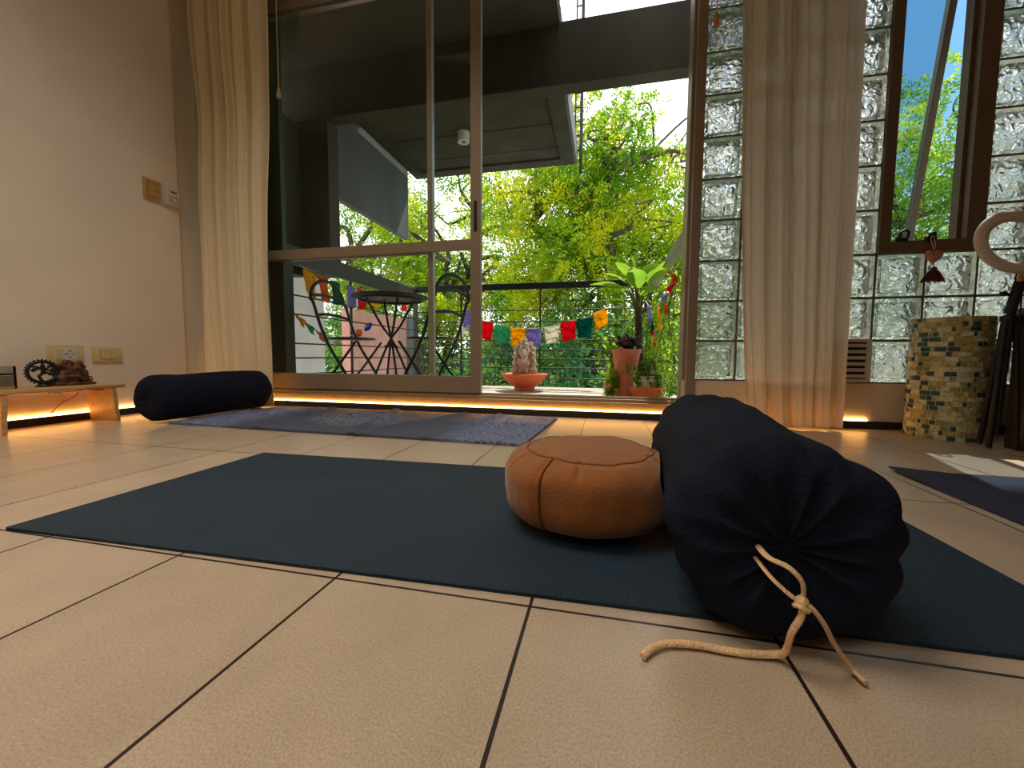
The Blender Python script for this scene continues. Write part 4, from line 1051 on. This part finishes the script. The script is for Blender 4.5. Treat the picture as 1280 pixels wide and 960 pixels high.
def vine(name, label, strands, n_leaf, size, m, loc, cat='plant', potarg=None):
    t = thing(name, label, cat, loc)
    b = BM(); V, F = [], []
    for s in strands:
        pth = smoothpath(s, 8); tube(b, pth, .004, 5)
        for k in range(n_leaf):
            i = rn.random()*(len(pth)-1); q = pth[int(i)]+rdir(rn)*rn.random()*.05
            d = rdir(rn, .3); leafgeo(V, F, q, d, Vector((0,0,1)) if abs(d.z) < .9 else Vector((1,0,0)), size*rn.uniform(.6, 1.2), size*.6, .2, 2)
    obj('stems', b, STEM, t, True); leafmesh('leaves', V, F, m, t)
    if potarg: pot(t, 'pot', *potarg)
    return t
vine('climbing_plant', 'leafy climbing plant tangled over the plant-side railing', [[(.38, 2.62+.12*k+rn.uniform(-.05, .05), .05), (.40+rn.uniform(-.06, .06), 2.65+.14*k, .30), (.42+rn.uniform(-.05, .05), 2.62+.15*k, .60), (.45, 2.7+.14*k, .85+rn.uniform(-.15, .1))] for k in range(12)], 150, .042, LEAFB, (.41, 3.3, 0))
vine('trailing_plant', 'green trailing plant beside the tall terracotta pot', [[(.08+rn.uniform(-.03, .03), 3.2, .12), (.02+rn.uniform(-.06, .06), 3.2, .3), (-.03+rn.uniform(-.08, .08), 3.22, .50)] for k in range(5)]+[[(.08, 3.05, .2), (.04+rn.uniform(-.04, .04), 3.02, .12), (.06+rn.uniform(-.05, .05), 3.0, .02)] for k in range(4)], 34, .055, LEAFB, (.08, 3.2, 0), potarg=(.08, 3.28, 0, .06, .08, .14, TERRAD))
vine('shrub', 'leafy shrub growing up behind the tall plant and railing corner', [[(.15+.06*k, 3.75+rn.uniform(-.1, .1), .12), (.12+.06*k, 3.75, .4), (.1+.07*k, 3.75, .72+rn.uniform(-.1, .15))] for k in range(8)], 90, .055, LEAFG, (.3, 3.75, 0), 'potted plant', (.30, 3.75, 0, .09, .12, .22, TERRAD))

# ------------------------------------------------------------------ trees
def foliage_np(blobs, n, size, seed, spray=12):
    g = np.random.default_rng(seed)
    bl = np.array(blobs); vol = bl[:, 3]**2; pr = vol/vol.sum()
    ns = n//spray
    bi = g.choice(len(bl), ns, p=pr)
    d = g.normal(size=(ns, 3)); d /= np.linalg.norm(d, axis=1)[:, None]
    c = bl[bi, :3]+d*(bl[bi, 3]*g.uniform(.45, 1.05, ns))[:, None]*np.array([1, 1, .8])
    sd = d+g.normal(size=(ns, 3))*.7+np.array([0, 0, -.25]); sd /= np.linalg.norm(sd, axis=1)[:, None]
    L = size*4.5
    tt = (np.arange(spray)//2)/(spray/2)
    side = np.where(np.arange(spray) % 2 == 0, 1, -1)
    o = np.cross(sd, g.normal(size=(ns, 3))); o /= np.linalg.norm(o, axis=1)[:, None]
    base = c[:, None, :]+sd[:, None, :]*(tt[None, :, None]*L)-np.array([0, 0, 1])*(tt**2*L*.35)[None, :, None]
    dirv = o[:, None, :]*side[None, :, None]+sd[:, None, :]*.5+g.normal(size=(ns, spray, 3))*.25
    dirv /= np.linalg.norm(dirv, axis=2)[..., None]
    nr = np.cross(sd, o)[:, None, :]+g.normal(size=(ns, spray, 3))*.35
    w = np.cross(dirv, nr); w /= np.linalg.norm(w, axis=2)[..., None]
    sz = size*g.uniform(.7, 1.3, (ns, spray, 1))
    p0 = base; p1 = base+dirv*sz*.5+w*sz*.24; p2 = base+dirv*sz; p3 = base+dirv*sz*.5-w*sz*.24
    V = np.stack([p0, p1, p2, p3], 2).reshape(-1, 3)
    m = len(V)//4
    me = bpy.data.meshes.new('foliage')
    me.vertices.add(len(V)); me.vertices.foreach_set('co', V.astype(np.float32).ravel())
    me.loops.add(m*4); me.loops.foreach_set('vertex_index', np.arange(m*4, dtype=np.int32))
    me.polygons.add(m); me.polygons.foreach_set('loop_start', np.arange(0, m*4, 4, dtype=np.int32))
    try: me.polygons.foreach_set('loop_total', np.full(m, 4, dtype=np.int32))
    except Exception: pass
    me.update(calc_edges=True); me.validate()
    return me
def tree(name, label, base, crown, rad, nb, nleaf, size, m, seed, blobr=(.45, .8), trunk_r=.14, holes=None, cat='tree', nbr=26):
    rr = random.Random(seed); cr = Vector(crown); bs = Vector(base)
    t = thing(name, label, cat, base)
    blobs = []
    while len(blobs) < nb:
        d = rdir(rr); f = rr.random()**.45
        q = Vector((cr.x+d.x*rad[0]*f, cr.y+d.y*rad[1]*f, cr.z+d.z*rad[2]*f))
        blobs.append((q.x, q.y, q.z, rr.uniform(*blobr)))
    me = foliage_np([(b_[0]-bs.x, b_[1]-bs.y, b_[2]-bs.z, b_[3]) for b_ in blobs], nleaf, size, seed)
    # trunk and limbs
    fork = bs.lerp(cr, .35); fork.z = bs.z+(cr.z-rad[2]-bs.z)*.8
    b = tube(BM(), smoothpath([bs, bs.lerp(fork, .5)+Vector((rr.uniform(-.3, .3), 0, 0)), fork], 5), [trunk_r*(1.5-.7*i/10) for i in range(11)], 10)
    obj('trunk', b, BARK, t, True)
    b = BM()
    def limb(a, e, r0):
        m1 = a.lerp(e, .35)+Vector((rr.uniform(-.5, .5), rr.uniform(-.3, .3), rr.uniform(-.1, .5))); m2 = a.lerp(e, .7)+Vector((rr.uniform(-.4, .4), rr.uniform(-.3, .3), rr.uniform(-.2, .4)))
        pth = smoothpath([a, m1, m2, e], 5); n = len(pth); tube(b, pth, [r0*(1-.82*i/(n-1)) for i in range(n)], 7); return pth
    mains = []
    for k in range(5):
        a = 2*PI*k/5+rr.random(); e = cr+Vector((math.cos(a)*rad[0]*.55, math.sin(a)*rad[1]*.5, rr.uniform(-.2, .6)*rad[2]))
        mains.append(limb(fork, e, trunk_r*.75))
    for k in range(nbr):
        q = Vector(blobs[k % nb][:3]); best = min((p for m_ in mains for p in m_[4:]), key=lambda p: (p-q).length)
        pth = limb(best, q, trunk_r*.42)
        for j in range(2):
            s0 = pth[rr.randrange(6, len(pth))]; limb(s0, s0+rdir(rr)*.9, trunk_r*.16)
    obj('branches', b, BARK, t, True)
    obj('foliage', me, m, t)
    return t
tree('leafy_tree', 'bright yellow-green tree rising behind the open glass door', (.6, 10, -6), (-.35, 9.6, 3.2), (2.6, 1.7, 2.8), 80, 60000, .085, LEAFY, 21, trunk_r=.16, nbr=40)
tree('leafy_tree', 'bright green tree seen under the concrete ceiling at left', (-5, 11.5, -6), (-5.6, 11.5, 2.9), (4.3, 2, 3.6), 85, 66000, .095, LEAFY, 5, (.5, .9), .19, nbr=44)
tree('feathery_tree', 'feathery green tree seen through the small casement window', (7, 10.5, -6), (6.6, 10.6, 2.7), (3.6, 2, 3.3), 66, 48000, .085, LEAFG, 8, (.5, .85), .16, nbr=36)
tree('leafy_tree', 'green tree seen behind the right edge of the open door', (2.6, 12, -6), (2.3, 12, 2.7), (2.0, 1.6, 2.8), 40, 24000, .09, LEAFG, 31, (.45, .8), .13, nbr=30)
tree('dense_tree', 'dense dark green tree below the railing behind the statue', (-1.2, 8.2, -6), (-.8, 8.3, -.5), (2.6, 1.4, 1.8), 70, 46000, .10, LEAFD, 13, (.5, .8), .12, nbr=20)
tree('dense_tree', 'dense dark green tree low behind the balcony chairs at left', (-6, 10, -6), (-5.8, 10.2, -.6), (3.8, 1.8, 1.8), 70, 42000, .11, LEAFD, 14, (.55, .9), .12, nbr=20)
tree('dense_tree', 'dense dark green tree low behind the potted plants at right', (3.4, 9, -6), (3.4, 9.2, -.4), (2.6, 1.6, 2.0), 60, 40000, .10, LEAFD, 15, (.5, .8), .12, nbr=20)
tree('dense_tree', 'distant green tree closing the view between the nearer trees', (-1.5, 18, -6), (-1.0, 18, -.8), (9.0, 2, 2.6), 90, 36000, .17, LEAFG, 16, (.8, 1.5), .2, nbr=30)
struct('garden_ground', bx((-40, 5, -6.3), (40, 60, -6)), mat('lawn', rgb(70, 92, 50), .95, .3, 2, .3, 8))

# ------------------------------------------------------------------ light
w = bpy.data.worlds.new('sky'); SC.world = w; w.use_nodes = True; nt = w.node_tree; nt.nodes.clear(); L = nt.links
tc = N(nt, 'ShaderNodeTexCoord'); sp = N(nt, 'ShaderNodeSeparateXYZ'); L.new(tc.outputs['Generated'], sp.inputs[0])
cn = N(nt, 'ShaderNodeTexNoise', Scale=3.2, Detail=6); L.new(tc.outputs['Generated'], cn.inputs['Vector'])
mr_ = N(nt, 'ShaderNodeMapRange'); L.new(sp.outputs[0], mr_.inputs[0]); mr_.inputs[1].default_value = .22; mr_.inputs[2].default_value = .42; mr_.inputs[3].default_value = .42; mr_.inputs[4].default_value = -.13
ad = N(nt, 'ShaderNodeMath', operation='ADD'); L.new(cn.outputs[0], ad.inputs[0]); L.new(mr_.outputs[0], ad.inputs[1])
zz = N(nt, 'ShaderNodeMapRange'); L.new(sp.outputs[2], zz.inputs[0]); zz.inputs[1].default_value = .05; zz.inputs[2].default_value = .5; zz.inputs[3].default_value = .30; zz.inputs[4].default_value = 0
a2 = N(nt, 'ShaderNodeMath', operation='ADD'); L.new(ad.outputs[0], a2.inputs[0]); L.new(zz.outputs[0], a2.inputs[1])
col = ramp(nt, a2.outputs[0], [(.42, (.10, .24, .41, 1)), (.58, (.42, .52, .60, 1)), (.72, (1, 1, 1, 1))])
bg = N(nt, 'ShaderNodeBackground'); L.new(col, bg.inputs[0]); bg.inputs[1].default_value = 2.6
wo = N(nt, 'ShaderNodeOutputWorld'); L.new(bg.outputs[0], wo.inputs[0])

def light(typ, name, loc, energy, color, **kw):
    d = bpy.data.lights.new(name, typ); d.energy = energy; d.color = color
    for k, v in kw.items(): setattr(d, k, v)
    o = bpy.data.objects.new(name, d); COL.objects.link(o); o.location = loc; return o
s = light('SUN', 'sun', (0, 0, 20), 7.0, (1, .93, .8), angle=math.radians(.6))
s.rotation_euler = Vector((-.15, -.53, -.88)).to_track_quat('-Z', 'Y').to_euler()
a = light('AREA', 'ceiling_fill_light', (-1.1, .50, CH-.03), 26, (1, .87, .72), shape='RECTANGLE', size=1.4, size_y=1.2, spread=math.radians(112))  # added warm fill under the ceiling, no fitting behind it
a2_ = light('AREA', 'ceiling_fill_light', (-.6, -1.6, CH-.03), 18, (1, .87, .72), shape='RECTANGLE', size=1.2, size_y=1.0, spread=math.radians(120))  # second added fill, behind the camera

# ------------------------------------------------------------------ camera
f_, pit, yaw, rol = 505.8156, math.radians(4.02544), math.radians(12.75636), math.radians(.3638)
cam = bpy.data.cameras.new('camera'); co = bpy.data.objects.new('camera', cam); COL.objects.link(co)
fw_ = Vector((-math.sin(yaw)*math.cos(pit), math.cos(yaw)*math.cos(pit), -math.sin(pit)))
rt = Vector((math.cos(yaw), math.sin(yaw), 0)); up = rt.cross(fw_)
rt2 = rt*math.cos(rol)+up*math.sin(rol); up2 = -rt*math.sin(rol)+up*math.cos(rol)
co.matrix_world = Matrix(((rt2.x, up2.x, -fw_.x, 0), (rt2.y, up2.y, -fw_.y, 0), (rt2.z, up2.z, -fw_.z, .337), (0, 0, 0, 1)))
cam.sensor_width = 36; cam.lens = f_/1280*36; cam.clip_start = .01; cam.clip_end = 300
SC.camera = co
SC.view_settings.view_transform = 'Standard'; SC.view_settings.look = 'None'; SC.view_settings.gamma = 1; SC.view_settings.use_curve_mapping = False
SC.view_settings.exposure = 0
c = SC.cycles
c.max_bounces = 10; c.diffuse_bounces = 4; c.glossy_bounces = 4; c.transmission_bounces = 8; c.transparent_max_bounces = 16
c.caustics_reflective = False; c.caustics_refractive = True; c.sample_clamp_indirect = 4.0
c.use_denoising = True
